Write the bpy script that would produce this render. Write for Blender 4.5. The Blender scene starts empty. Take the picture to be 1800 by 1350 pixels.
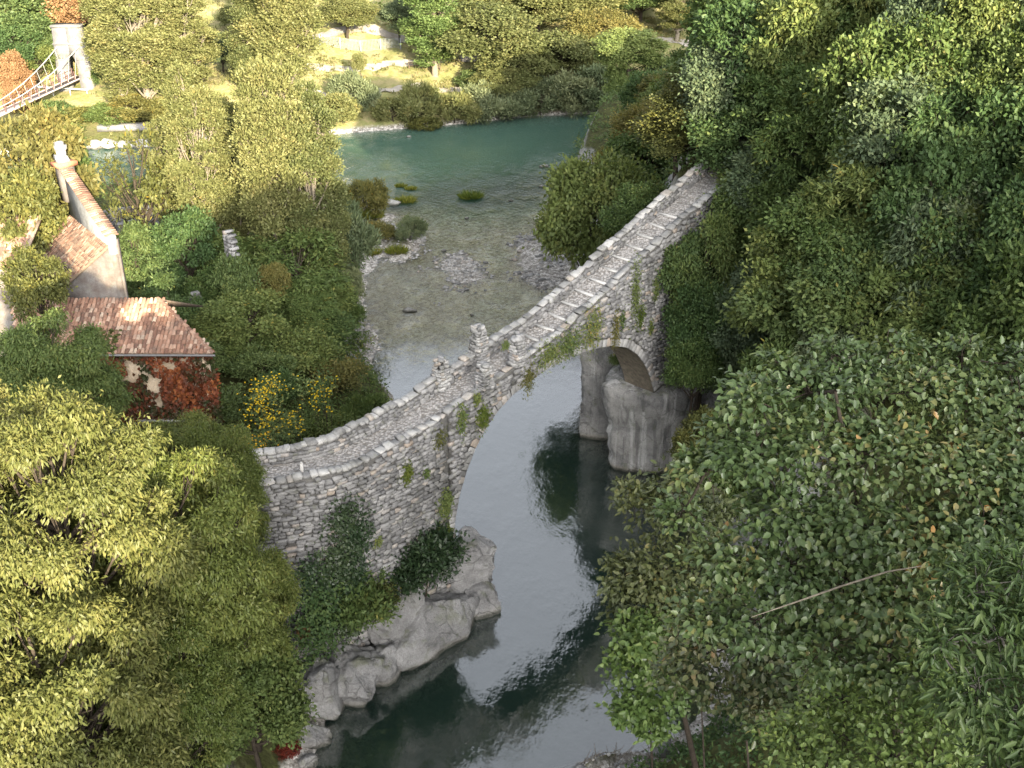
import bpy, math, random
import numpy as np
from mathutils import Vector, Matrix

# ------------------------------------------------------------------ camera, sky, sun, exposure
SC = bpy.context.scene
COL = SC.collection
CAM_H, PITCH, FPX = 40.0, math.radians(27.0), 1930.0
cam_d = bpy.data.cameras.new('camera')
cam_d.sensor_width = 36.0
cam_d.lens = FPX / 1800.0 * 36.0
cam_d.clip_start, cam_d.clip_end = 0.5, 2000.0
cam = bpy.data.objects.new('camera', cam_d)
COL.objects.link(cam)
cam.location = (0, 0, CAM_H)
cam.rotation_euler = (math.pi / 2 - PITCH, 0, 0)
SC.camera = cam

SUN_EL, SUN_AZ = math.radians(15.0), math.radians(-21.0)     # light travels towards +Y, drifting to -X
world = bpy.data.worlds.new('World')
SC.world = world
world.use_nodes = True
wn = world.node_tree
wn.nodes.clear()
sky = wn.nodes.new('ShaderNodeTexSky')
sky.sky_type = 'NISHITA'
sky.sun_disc = False
sky.sun_elevation = SUN_EL
sky.sun_rotation = math.pi + SUN_AZ
sky.air_density = 0.7
sky.dust_density = 6.0
sky.ozone_density = 0.6
bg = wn.nodes.new('ShaderNodeBackground')
bg.inputs['Strength'].default_value = 0.15
wo = wn.nodes.new('ShaderNodeOutputWorld')
haz = wn.nodes.new('ShaderNodeHueSaturation')                # hazy, whitish sky all round
haz.inputs['Saturation'].default_value = 0.26
wn.links.new(sky.outputs[0], haz.inputs['Color'])
wn.links.new(haz.outputs[0], bg.inputs[0])
wn.links.new(bg.outputs[0], wo.inputs[0])

sun_d = bpy.data.lights.new('sun', 'SUN')
sun_d.energy = 5.0
sun_d.angle = math.radians(0.5)
sun_d.color = (1.0, 0.84, 0.58)
sun = bpy.data.objects.new('sun', sun_d)
COL.objects.link(sun)
LDIR = Vector((math.sin(SUN_AZ) * math.cos(SUN_EL), math.cos(SUN_AZ) * math.cos(SUN_EL), -math.sin(SUN_EL)))
sun.rotation_euler = LDIR.to_track_quat('-Z', 'Y').to_euler()
sun.location = (-40, -150, 120)

vs = SC.view_settings
vs.view_transform = 'Standard'
vs.look = 'None'
vs.gamma = 1.0
vs.use_curve_mapping = False
vs.exposure = 2.35
SC.cycles.use_denoising = True
SC.cycles.use_light_tree = False
SC.cycles.max_bounces = 6
SC.cycles.diffuse_bounces = 3
SC.cycles.transparent_max_bounces = 8
SC.cycles.transmission_bounces = 4
SC.cycles.glossy_bounces = 3
SC.cycles.caustics_reflective = False
SC.cycles.caustics_refractive = False

# ------------------------------------------------------------------ small helpers
CP, SP = math.cos(PITCH), math.sin(PITCH)
def ray(u, v):
    a, b = (u - 900) / FPX, (675 - v) / FPX
    return a, CP + b * SP, -SP + b * CP
def atz(u, v, z):                      # sight line of a photograph pixel down to height z
    d = ray(u, v); t = (z - CAM_H) / d[2]
    return Vector((d[0] * t, d[1] * t, z))
def aty(u, v, y):                      # ... out to distance y
    d = ray(u, v); t = y / d[1]
    return Vector((d[0] * t, y, CAM_H + d[2] * t))
def pxm(y, z):                         # metres per photograph pixel at a place
    return (y * CP + (CAM_H - z) * SP) / FPX

def new_mesh(name, V, F):
    V = np.asarray(V, dtype=np.float32); F = np.asarray(F, dtype=np.int32)
    me = bpy.data.meshes.new(name)
    n, (m, k) = len(V), F.shape
    me.vertices.add(n); me.vertices.foreach_set('co', V.ravel())
    me.loops.add(m * k); me.loops.foreach_set('vertex_index', F.ravel())
    me.polygons.add(m); me.polygons.foreach_set('loop_start', np.arange(0, m * k, k, dtype=np.int32))
    me.update(calc_edges=True)
    return me
def pack(parts):                       # [(V,F)...] with one face size -> (V,F)
    vs_, fs_, o = [], [], 0
    for V, F in parts:
        V = np.asarray(V, float); F = np.asarray(F, int)
        vs_.append(V); fs_.append(F + o); o += len(V)
    return np.concatenate(vs_), np.concatenate(fs_)
def smooth(me):
    me.polygons.foreach_set('use_smooth', np.ones(len(me.polygons), dtype=bool))
def obj(name, me, mat=None, parent=None, label=None, cat=None, group=None, kind=None, loc=None):
    o = bpy.data.objects.new(name, me)
    COL.objects.link(o)
    if mat is not None and me is not None:
        if not me.materials: me.materials.append(mat)
        else:
            if me.materials[0] != mat:
                o.material_slots[0].link = 'OBJECT'; o.material_slots[0].material = mat
    if parent is not None: o.parent = parent
    if loc is not None: o.location = loc
    tag(o, label, cat, group, kind)
    return o
def tag(o, label=None, cat=None, group=None, kind=None):
    if label: o['label'] = label
    if cat: o['category'] = cat
    if group: o['group'] = group
    if kind: o['kind'] = kind
    return o
def thing(name, label, cat, loc=(0, 0, 0), group=None, rz=0):
    o = bpy.data.objects.new(name, None)
    COL.objects.link(o)
    o.empty_display_size = 0.3
    o.location = loc; o.rotation_euler = (0, 0, rz)
    return tag(o, label, cat, group)
def box(cx, cy, cz, sx, sy, sz, rz=0.0):
    v = np.array([(x, y, z) for z in (-.5, .5) for y in (-.5, .5) for x in (-.5, .5)]) * (sx, sy, sz)
    c, s = math.cos(rz), math.sin(rz)
    v = np.stack([v[:, 0] * c - v[:, 1] * s, v[:, 0] * s + v[:, 1] * c, v[:, 2]], 1) + (cx, cy, cz)
    f = np.array([(0, 2, 3, 1), (4, 5, 7, 6), (0, 1, 5, 4), (2, 6, 7, 3), (0, 4, 6, 2), (1, 3, 7, 5)])
    return v, f
def tube(P, R, n=6):
    P = np.asarray(P, float); R = np.asarray(R, float)
    T = np.gradient(P, axis=0); T /= np.linalg.norm(T, axis=1)[:, None] + 1e-9
    ref = np.array([0.3, 0.9, 0.1]) if abs(T[0, 2]) > .8 else np.array([0, 0, 1.0])
    A = np.cross(T, ref); A /= np.linalg.norm(A, axis=1)[:, None] + 1e-9
    B = np.cross(T, A)
    an = np.arange(n) * 2 * math.pi / n
    V = P[:, None, :] + R[:, None, None] * (np.cos(an)[None, :, None] * A[:, None, :] + np.sin(an)[None, :, None] * B[:, None, :])
    m = len(P); V = V.reshape(-1, 3)
    i = np.arange(m - 1)[:, None] * n; j = np.arange(n)[None, :]; j2 = (j + 1) % n
    F = np.stack([i + j, i + j2, i + n + j2, i + n + j], -1).reshape(-1, 4)
    return V, F
# lattice value noise, smooth, vectorised
_NT = np.random.RandomState(7).rand(64, 64, 64).astype(np.float32)
def noise(x, y, z=0.0):
    x, y, z = np.broadcast_arrays(np.asarray(x, float), np.asarray(y, float), np.asarray(z, float))
    xi, yi, zi = np.floor(x).astype(int), np.floor(y).astype(int), np.floor(z).astype(int)
    fx, fy, fz = x - xi, y - yi, z - zi
    fx, fy, fz = [f * f * (3 - 2 * f) for f in (fx, fy, fz)]
    r = 0
    for dx in (0, 1):
        for dy in (0, 1):
            for dz in (0, 1):
                w = (fx if dx else 1 - fx) * (fy if dy else 1 - fy) * (fz if dz else 1 - fz)
                r = r + w * _NT[(xi + dx) % 64, (yi + dy) % 64, (zi + dz) % 64]
    return r * 2 - 1
def fbm(x, y, z=0.0, o=4):
    r, a, f = 0, 1.0, 1.0
    for k in range(o):
        r = r + a * noise(x * f + k * 17.3, y * f + k * 5.1, z * f); a *= .5; f *= 2.03
    return r
def sstep(a, b, x):
    t = np.clip((x - a) / (b - a), 0, 1); return t * t * (3 - 2 * t)

# ------------------------------------------------------------------ materials
class NT:
    def __init__(s, name):
        s.m = bpy.data.materials.new(name); s.m.use_nodes = True
        s.t = s.m.node_tree; s.t.nodes.clear()
        s.out = s.n('ShaderNodeOutputMaterial')
    def n(s, typ, **k):
        nd = s.t.nodes.new(typ)
        for a, b in k.items():
            if hasattr(nd, a) and not a.startswith('i_'): setattr(nd, a, b)
        return nd
    def l(s, a, b): s.t.links.new(a, b)
    def val(s, nd, **k):
        for a, b in k.items(): nd.inputs[a.replace('_', ' ')].default_value = b
        return nd
    def coord(s, kind='Object'):
        return s.n('ShaderNodeTexCoord').outputs[kind]
    def pos(s): return s.n('ShaderNodeNewGeometry').outputs['Position']
    def noise(s, vec, scale, detail=4, rough=.55, dist=0):
        nd = s.n('ShaderNodeTexNoise'); s.l(vec, nd.inputs['Vector'])
        nd.inputs['Scale'].default_value = scale; nd.inputs['Detail'].default_value = detail
        nd.inputs['Roughness'].default_value = rough; nd.inputs['Distortion'].default_value = dist
        return nd.outputs['Fac']
    def voro(s, vec, scale, feature='F1', rnd=1.0):
        nd = s.n('ShaderNodeTexVoronoi'); nd.feature = feature; s.l(vec, nd.inputs['Vector'])
        nd.inputs['Scale'].default_value = scale; nd.inputs['Randomness'].default_value = rnd
        return nd
    def ramp(s, fac, stops):
        nd = s.n('ShaderNodeValToRGB'); s.l(fac, nd.inputs[0])
        el = nd.color_ramp.elements
        while len(el) < len(stops): el.new(.5)
        for e, (p, c) in zip(el, stops):
            e.position = p; e.color = (*c, 1) if len(c) == 3 else c
        return nd.outputs[0]
    def mix(s, fac, a, b, mode='MIX'):
        nd = s.n('ShaderNodeMix'); nd.data_type = 'RGBA'; nd.blend_type = mode
        for sock, v in ((nd.inputs[0], fac), (nd.inputs[6], a), (nd.inputs[7], b)):
            if isinstance(v, (int, float)): sock.default_value = v
            elif isinstance(v, tuple): sock.default_value = (*v, 1)
            else: s.l(v, sock)
        return nd.outputs[2]
    def math(s, op, a, b=None, c=None):
        nd = s.n('ShaderNodeMath'); nd.operation = op
        for i, v in enumerate((a, b, c)):
            if v is None: continue
            if isinstance(v, (int, float)): nd.inputs[i].default_value = v
            else: s.l(v, nd.inputs[i])
        return nd.outputs[0]
    def map(s, v, a, b, c=0.0, d=1.0):
        nd = s.n('ShaderNodeMapRange'); s.l(v, nd.inputs[0])
        for i, q in enumerate((a, b, c, d)): nd.inputs[i + 1].default_value = q
        nd.interpolation_type = 'SMOOTHSTEP'
        return nd.outputs[0]
    def bump(s, h, strength=.5, dist=.05, nrm=None):
        nd = s.n('ShaderNodeBump'); s.l(h, nd.inputs['Height'])
        nd.inputs['Strength'].default_value = strength; nd.inputs['Distance'].default_value = dist
        if nrm is not None: s.l(nrm, nd.inputs['Normal'])
        return nd.outputs['Normal']
    def bsdf(s, col, rough=.85, nrm=None, spec=.25):
        nd = s.n('ShaderNodeBsdfPrincipled')
        if isinstance(col, tuple): nd.inputs['Base Color'].default_value = (*col, 1)
        else: s.l(col, nd.inputs['Base Color'])
        if isinstance(rough, (int, float)): nd.inputs['Roughness'].default_value = rough
        else: s.l(rough, nd.inputs['Roughness'])
        nd.inputs['Specular IOR Level'].default_value = spec
        if nrm is not None: s.l(nrm, nd.inputs['Normal'])
        return nd.outputs[0]
    def done(s, sh, disp=None):
        s.l(sh, s.out.inputs['Surface']); return s.m
    def rnd(s): return s.n('ShaderNodeObjectInfo').outputs['Random']
    def attr(s, name):
        nd = s.n('ShaderNodeAttribute'); nd.attribute_name = name; return nd.outputs['Fac']

def mat_foliage(name, stops, trans=.35, spec=.2, rough=.55, hue=.018):
    m = NT(name)
    c = m.ramp(m.attr('v'), stops)
    hs = m.n('ShaderNodeHueSaturation')
    m.l(c, hs.inputs['Color'])
    m.l(m.map(m.rnd(), 0, 1, .5 - hue, .5 + hue), hs.inputs['Hue'])
    m.l(m.map(m.rnd(), 0, 1, 1.12, .84), hs.inputs['Value'])
    hs.inputs['Saturation'].default_value = 1.0
    col = hs.outputs[0]
    p = m.bsdf(col, rough, None, spec)
    t = m.n('ShaderNodeBsdfTranslucent')
    tc = m.mix(1.0, col, (1.0, 1.0, .55), 'MULTIPLY'); m.l(tc, t.inputs['Color'])
    mx = m.n('ShaderNodeMixShader'); mx.inputs[0].default_value = trans
    m.l(p, mx.inputs[1]); m.l(t.outputs[0], mx.inputs[2])
    return m.done(mx.outputs[0])

def mat_stone(name, a, b, c, scale=2.0, vary=True, lichen=.25, bump=.5, rough=.9):
    m = NT(name); P = m.pos()
    n1 = m.noise(P, scale, 5, .6); n2 = m.noise(P, scale * 9, 4, .6)
    col = m.ramp(n1, [(.3, a), (.5, b), (.72, c)])
    col = m.mix(m.map(n2, .35, .75), col, m.mix(.5, col, (.08, .075, .07)))
    if vary:
        r = m.attr('v'); oi = m.rnd()
        rr = m.math('FRACT', m.math('ADD', r, oi))
        col = m.mix(.55, col, m.ramp(rr, [(0, (.075, .075, .08)), (.3, a), (.6, b), (.88, c), (.97, (.34, .26, .19)), (1, (.48, .46, .43))]))
    ln = m.map(m.noise(P, scale * 1.7, 3, .5), .56, .70)
    col = m.mix(m.math('MULTIPLY', ln, lichen), col, (.16, .17, .09))
    mp = m.n('ShaderNodeMapping'); m.l(P, mp.inputs[0]); mp.inputs['Scale'].default_value = (.55, .55, .16)
    st = m.noise(mp.outputs[0], 1.0, 5, .62)
    col = m.mix(m.map(st, .44, .70, 0, .62 if vary else .35), col, m.mix(1.0, col, (.36, .36, .33), 'MULTIPLY'))
    h = m.math('ADD', n2, m.math('MULTIPLY', n1, .6))
    return m.done(m.bsdf(col, rough, m.bump(h, bump, .06), .2))

M = {}
M['stone'] = mat_stone('rubble_stone', (.13, .13, .132), (.22, .22, .222), (.34, .337, .335))
M['coping'] = mat_stone('pale_coping_stone', (.23, .23, .228), (.35, .348, .34), (.48, .475, .46), 3, True, .3)
M['mortar'] = mat_stone('mortar', (.085, .083, .08), (.13, .128, .124), (.18, .176, .17), 4, False, .3, .9)
M['voussoir'] = mat_stone('arch_stone', (.23, .23, .232), (.32, .32, .32), (.41, .41, .405), 3, True, .1, .3)
M['step'] = mat_stone('step_slab', (.40, .395, .385), (.50, .495, .48), (.58, .575, .56), 4, False, .05, .3)

def mat_deck():
    m = NT('cobbled_deck'); P = m.pos()
    v = m.voro(P, 7.5); cr = m.n('ShaderNodeSeparateColor'); m.l(v.outputs['Color'], cr.inputs[0])
    col = m.ramp(cr.outputs[0], [(0, (.17, .165, .16)), (.4, (.27, .262, .255)), (.75, (.35, .34, .33)), (1, (.43, .41, .39))])
    gap = m.map(v.outputs['Distance'], .45, .75)
    col = m.mix(m.math('MULTIPLY', gap, .8), col, (.14, .128, .112))
    n = m.noise(P, .9, 4, .6)
    col = m.mix(m.map(n, .55, .75, 0, .5), col, (.24, .21, .17))
    h = m.math('SUBTRACT', 1.0, v.outputs['Distance'])
    return m.done(m.bsdf(col, .9, m.bump(h, .9, .06), .2))
M['deck'] = mat_deck()

def mat_rock(name, base=(.19, .19, .192), light=(.30, .30, .30), dark=(.08, .08, .08), streak=0.0, warm=.3):
    m = NT(name); P = m.pos()
    n1 = m.noise(P, .55, 6, .65, .4); n2 = m.noise(P, 3.2, 6, .65); 
    col = m.ramp(n1, [(.28, dark), (.42, base), (.58, light), (.75, base)])
    col = m.mix(m.map(n2, .3, .75, .0, .75), col, m.mix(.5, col, light))
    if streak:
        mp = m.n('ShaderNodeMapping'); m.l(P, mp.inputs[0]); mp.inputs['Scale'].default_value = (1.5, 1.5, .06)
        s = m.noise(mp.outputs[0], 1.0, 4, .55)
        col = m.mix(m.math('MULTIPLY', m.map(s, .50, .62), streak), col, (.62, .62, .61))
        s2 = m.noise(mp.outputs[0], 1.7, 4, .55)
        col = m.mix(m.math('MULTIPLY', m.map(s2, .52, .64), streak * .8), col, (.05, .05, .052))
    sep = m.n('ShaderNodeSeparateXYZ'); m.l(P, sep.inputs[0])
    wet = m.map(m.math('ADD', sep.outputs[2], m.math('MULTIPLY', n2, .5)), .35, .8, 1.0, 0.0)   # tide mark of pale scale near the water
    col = m.mix(m.math('MULTIPLY', wet, warm), col, (.27, .245, .19))
    ln = m.map(m.noise(P, 1.3, 3, .5), .60, .72)
    col = m.mix(m.math('MULTIPLY', ln, .4), col, (.10, .115, .055))
    damp = m.map(m.math('ADD', sep.outputs[2], m.math('MULTIPLY', m.math('SUBTRACT', n2, .5), .35)), .10, .30, 1, 0)      # wet band at the waterline
    col = m.mix(m.math('MULTIPLY', damp, .8), col, (.045, .048, .038))
    wv_ = m.n('ShaderNodeVectorMath'); wv_.operation = 'ADD'
    nd = m.n('ShaderNodeTexNoise'); m.l(P, nd.inputs['Vector']); nd.inputs['Scale'].default_value = .9; nd.inputs['Detail'].default_value = 4
    m.l(P, wv_.inputs[0]); m.l(nd.outputs['Color'], wv_.inputs[1])
    c1 = m.voro(wv_.outputs[0], .55, 'DISTANCE_TO_EDGE').outputs['Distance']; c2 = m.voro(wv_.outputs[0], 1.6, 'DISTANCE_TO_EDGE').outputs['Distance']
    brk = m.map(m.noise(P, 1.1, 3, .5), .46, .60)                # cracks come and go
    k1, k2 = m.math('MULTIPLY', m.map(c1, .0, .030, .55, 0), m.map(m.noise(P, .45, 2, .5), .40, .55)), m.math('MULTIPLY', m.map(c2, 0, .025, .35, 0), brk)
    crk = m.math('MAXIMUM', k1, k2)
    n4 = m.noise(P, 14, 5, .7)
    col = m.mix(m.math('MULTIPLY', crk, .75), col, (.04, .04, .036))
    col = m.mix(m.map(n4, .35, .7, .0, .5), col, m.mix(1.0, col, (.45, .45, .44), 'MULTIPLY'))
    mo = m.map(m.noise(P, .8, 4, .6), .52, .66)
    gg = m.n('ShaderNodeNewGeometry'); gq = m.n('ShaderNodeSeparateXYZ'); m.l(gg.outputs['Normal'], gq.inputs[0])
    col = m.mix(m.math('MULTIPLY', m.math('MULTIPLY', mo, m.map(gq.outputs[2], .2, .8)), .55), col, (.085, .095, .04))
    h = m.math('ADD', m.math('ADD', m.math('MULTIPLY', n1, 1.2), m.math('MULTIPLY', n2, .7)), m.math('MULTIPLY', n4, .35))
    nr = m.bump(h, .9, .3)
    nr = m.bump(m.math('SUBTRACT', 1.0, crk), .6, .12, nr)
    return m.done(m.bsdf(col, .85, nr, .25))
M['rock'] = mat_rock('limestone_rock')
M['rock_pier'] = mat_rock('streaked_limestone', (.21, .21, .21), (.33, .328, .315), (.10, .10, .10), .5, .6)
M['pale_rock'] = mat_rock('pale_boulder', (.27, .27, .27), (.42, .42, .415), (.12, .12, .12), 0, .2)

def mat_ground():
    m = NT('ground'); P = m.pos()
    sep = m.n('ShaderNodeSeparateXYZ'); m.l(P, sep.inputs[0])
    g = m.n('ShaderNodeNewGeometry'); gs = m.n('ShaderNodeSeparateXYZ'); m.l(g.outputs['Normal'], gs.inputs[0])
    n1 = m.noise(P, .22, 5, .6); n2 = m.noise(P, 2.6, 5, .65)
    leafm = m.ramp(n2, [(.3, (.030, .028, .014)), (.55, (.055, .062, .022)), (.75, (.085, .092, .03))])     # humus and low weeds
    dry = m.ramp(m.noise(P, .55, 5, .62), [(.25, (.11, .13, .045)), (.45, (.17, .175, .07)), (.58, (.24, .21, .11)), (.75, (.14, .165, .06))])   # late-summer meadow
    far = m.map(sep.outputs[1], 150, 160)
    col = m.mix(far, leafm, dry)
    vo = m.voro(P, 3.0); vc = m.n('ShaderNodeSeparateColor'); m.l(vo.outputs['Color'], vc.inputs[0])
    vo2 = m.voro(P, 9.0); vc2 = m.n('ShaderNodeSeparateColor'); m.l(vo2.outputs['Color'], vc2.inputs[0])
    gr = m.ramp(m.mix(.5, vo.outputs['Color'], vo2.outputs['Color']), [(.25, (.13, .12, .105)), (.5, (.27, .255, .235)), (.75, (.52, .505, .48))])
    bed = m.ramp(m.mix(.5, vo.outputs['Color'], vo2.outputs['Color']), [(.25, (.20, .155, .10)), (.5, (.46, .37, .265)), (.78, (.70, .62, .49))])
    silt = m.mix(n2, (.06, .12, .095), (.10, .17, .13))
    bed = m.mix(m.map(sep.outputs[2], -1.5, -.6, 1, 0), bed, silt)
    shore = m.map(m.math('ADD', sep.outputs[2], m.math('MULTIPLY', m.math('SUBTRACT', n2, .5), .5)), .25, .75, 1, 0)
    col = m.mix(shore, col, gr)
    under = m.map(sep.outputs[2], -.10, .02, 1, 0)
    col = m.mix(under, col, bed)
    steep = m.math('MULTIPLY', m.map(m.math('ADD', gs.outputs[2], m.math('MULTIPLY', m.math('SUBTRACT', n1, .5), .5)), .45, .62, 1, 0), m.map(sep.outputs[2], .0, .5))
    rk = m.ramp(n2, [(.3, (.10, .10, .10)), (.5, (.24, .24, .235)), (.75, (.42, .415, .40))])
    col = m.mix(steep, col, rk)
    h = m.math('ADD', n2, m.math('MULTIPLY', m.math('SUBTRACT', 1.0, vo.outputs['Distance']), .7))
    return m.done(m.bsdf(col, .92, m.bump(h, .6, .15), .15))
M['ground'] = mat_ground()

def mat_water():
    m = NT('river_water'); P = m.pos()
    sep = m.n('ShaderNodeSeparateXYZ'); m.l(P, sep.inputs[0])
    mp = m.n('ShaderNodeMapping'); m.l(P, mp.inputs[0]); mp.inputs['Scale'].default_value = (1, .62, 1)
    mp.inputs['Rotation'].default_value = (0, 0, .5)
    n1 = m.noise(mp.outputs[0], 2.4, 2, .5); n2 = m.noise(mp.outputs[0], 7.0, 3, .55); n3 = m.noise(mp.outputs[0], .5, 2, .5)
    riff = m.math('MULTIPLY', m.map(sep.outputs[1], 78, 92), m.map(sep.outputs[1], 118, 150, 1, .28))
    riff = m.math('MULTIPLY', riff, m.map(n3, .25, .7, .35, 1))
    amp = m.math('ADD', m.math('MULTIPLY', m.map(n3, .35, .65), .012), m.math('ADD', m.math('MULTIPLY', riff, .19), .0045))
    h = m.math('MULTIPLY', m.math('ADD', n1, m.math('MULTIPLY', n2, .5)), amp)
    nr = m.bump(h, 1.0, 1.0)
    gl = m.n('ShaderNodeBsdfGlossy'); gl.inputs['Roughness'].default_value = .03; gl.inputs['Color'].default_value = (1, 1, 1, 1)
    m.l(nr, gl.inputs['Normal'])
    tr = m.n('ShaderNodeBsdfTransparent'); tr.inputs['Color'].default_value = (.95, .97, .91, 1)
    fr = m.n('ShaderNodeFresnel'); m.l(m.map(m.map(sep.outputs[1], 74, 92), 0, 1, 2.6, 1.5), fr.inputs['IOR']); m.l(nr, fr.inputs['Normal'])
    mx = m.n('ShaderNodeMixShader'); m.l(fr.outputs[0], mx.inputs[0]); m.l(tr.outputs[0], mx.inputs[1]); m.l(gl.outputs[0], mx.inputs[2])
    df = m.n('ShaderNodeBsdfDiffuse')                      # suspended silt; the main river is milkier and greener than the side stream
    big = m.map(m.math('ADD', sep.outputs[1], m.math('MULTIPLY', sep.outputs[0], -.35)), 120, 146)
    m.l(m.mix(big, (.022, .042, .035), (.085, .165, .130)), df.inputs['Color'])
    m2 = m.n('ShaderNodeMixShader'); m.l(m.mix(big, m.map(sep.outputs[1], 74, 90, .38, .06), (.62, .62, .62)), m2.inputs[0]); m.l(tr.outputs[0], m2.inputs[1]); m.l(df.outputs[0], m2.inputs[2])
    m.l(m2.outputs[0], mx.inputs[1])
    ab = m.n('ShaderNodeVolumeAbsorption'); ab.inputs['Color'].default_value = (.30, .78, .62, 1); ab.inputs['Density'].default_value = .32
    m.l(ab.outputs[0], m.out.inputs['Volume'])
    return m.done(mx.outputs[0])
M['water'] = mat_water()

def mat_plain(name, c, rough=.8, n=.25, scale=6, spec=.3, metal=0):
    m = NT(name); P = m.pos()
    f = m.noise(P, scale, 4, .6)
    col = m.ramp(f, [(.25, tuple(x * (1 - n) for x in c)), (.75, tuple(min(1, x * (1 + n)) for x in c))])
    return m.done(m.bsdf(col, rough, m.bump(f, .3, .02), spec))
M['bark'] = mat_plain('bark', (.040, .033, .026), .95, .5, 9, .1)
M['bark_pale'] = mat_plain('pale_bark', (.16, .14, .11), .9, .4, 7, .1)
M['bark_grey'] = mat_plain('grey_bark', (.10, .095, .085), .9, .35, 9, .1)

# foliage palettes; stop positions run along the per-leaf value
M['leaf_dark'] = mat_foliage('dark_leaves', [(0, (0.042, 0.071, 0.026)), (.5, (0.074, 0.117, 0.042)), (.9, (0.127, 0.167, 0.055)), (1, (0.226, 0.205, 0.050))])
M['leaf_ivy'] = mat_foliage('ivy_leaves', [(0, (.015, .028, .012)), (.5, (.028, .050, .020)), (1, (.055, .080, .032))], .2, .4, .45)
M['leaf_mid'] = mat_foliage('green_leaves', [(0, (0.053, 0.082, 0.026)), (.5, (0.094, 0.135, 0.042)), (.88, (0.152, 0.181, 0.056)), (1, (0.278, 0.233, 0.050))])
M['leaf_blue'] = mat_foliage('bluish_leaves', [(0, (0.055, 0.079, 0.045)), (.5, (0.098, 0.133, 0.072)), (1, (0.186, 0.216, 0.112))])
M['leaf_pale'] = mat_foliage('pale_leaves', [(0, (0.086, 0.129, 0.043)), (.5, (0.140, 0.195, 0.064)), (1, (0.242, 0.289, 0.101))])
M['leaf_olive'] = mat_foliage('olive_leaves', [(0, (0.058, 0.065, 0.023)), (.5, (0.111, 0.114, 0.036)), (.85, (0.169, 0.156, 0.046)), (1, (0.286, 0.195, 0.039))])
M['leaf_robinia'] = mat_foliage('yellowing_leaves', [(0, (.085, .102, .030)), (.45, (.142, .152, .046)), (.8, (.195, .190, .062)), (1, (.25, .225, .078))], .42, .25, .5, .012)
M['leaf_fresh'] = mat_foliage('shaded_robinia_leaves', [(0, (.060, .088, .022)), (.5, (.100, .132, .034)), (.9, (.15, .165, .045)), (1, (.23, .20, .05))], .4, .25, .5, .012)  # shade put into the colour: greener, darker robinia leaves for the shadowed trees
M['leaf_poplar'] = mat_foliage('poplar_leaves', [(0, (.090, .110, .040)), (.5, (.145, .160, .062)), (.85, (.19, .19, .078)), (1, (.26, .215, .07))], .42, .2, .5, .012)
M['leaf_yellow'] = mat_foliage('yellow_leaves', [(0, (.085, .095, .03)), (.5, (.14, .14, .045)), (1, (.24, .20, .06))], .4)
M['leaf_orange'] = mat_foliage('orange_leaves', [(0, (.15, .085, .04)), (.5, (.24, .14, .07)), (1, (.33, .21, .11))], .3)
M['leaf_red'] = mat_foliage('red_creeper_leaves', [(0, (.035, .04, .014)), (.3, (.07, .02, .012)), (.7, (.16, .03, .018)), (1, (.27, .07, .03))], .25)
M['leaf_willow'] = mat_foliage('willow_leaves', [(0, (0.072, 0.098, 0.052)), (.5, (0.124, 0.153, 0.081)), (1, (0.221, 0.247, 0.130))])
M['leaf_hazel'] = mat_foliage('broad_leaves', [(0, (0.036, 0.061, 0.021)), (.5, (0.065, 0.102, 0.035)), (.80, (0.114, 0.145, 0.050)), (.93, (0.211, 0.172, 0.064)), (1, (0.324, 0.166, 0.058))], .22, .5, .42, .01)
M['leaf_ash'] = mat_foliage('compound_leaves', [(0, (0.041, 0.070, 0.023)), (.5, (0.074, 0.114, 0.036)), (1, (0.135, 0.174, 0.058))], .32, .35, .45, .01)
M['grass'] = mat_foliage('bright_grass', [(0, (.06, .09, .015)), (.5, (.11, .14, .025)), (1, (.19, .20, .045))], .4)
M['dry_grass'] = mat_foliage('dry_grass', [(0, (.12, .13, .045)), (.5, (.20, .19, .08)), (1, (.31, .26, .14))], .4)
M['flower'] = mat_foliage('yellow_petals', [(0, (.45, .27, .01)), (1, (.75, .50, .03))], .3)
M['leaf_oak'] = mat_foliage('oak_leaves', [(0, (0.042, 0.054, 0.022)), (.5, (0.074, 0.093, 0.035)), (.9, (0.128, 0.141, 0.054)), (1, (0.240, 0.176, 0.048))], .25, .4, .45, .01)
M['leaf_mid2'] = mat_foliage('fresh_leaves', [(0, (0.056, 0.096, 0.026)), (.5, (0.100, 0.156, 0.043)), (.9, (0.167, 0.223, 0.065)), (1, (0.283, 0.255, 0.058))], .3, .4, .45, .01)
M['leaf_hazel_brown'] = mat_foliage('browning_leaves', [(0, (0.042, 0.059, 0.025)), (.4, (0.077, 0.104, 0.042)), (.7, (0.140, 0.140, 0.063)), (.9, (0.224, 0.168, 0.091)), (1, (0.308, 0.154, 0.056))], .22, .5, .4, .01)
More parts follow.
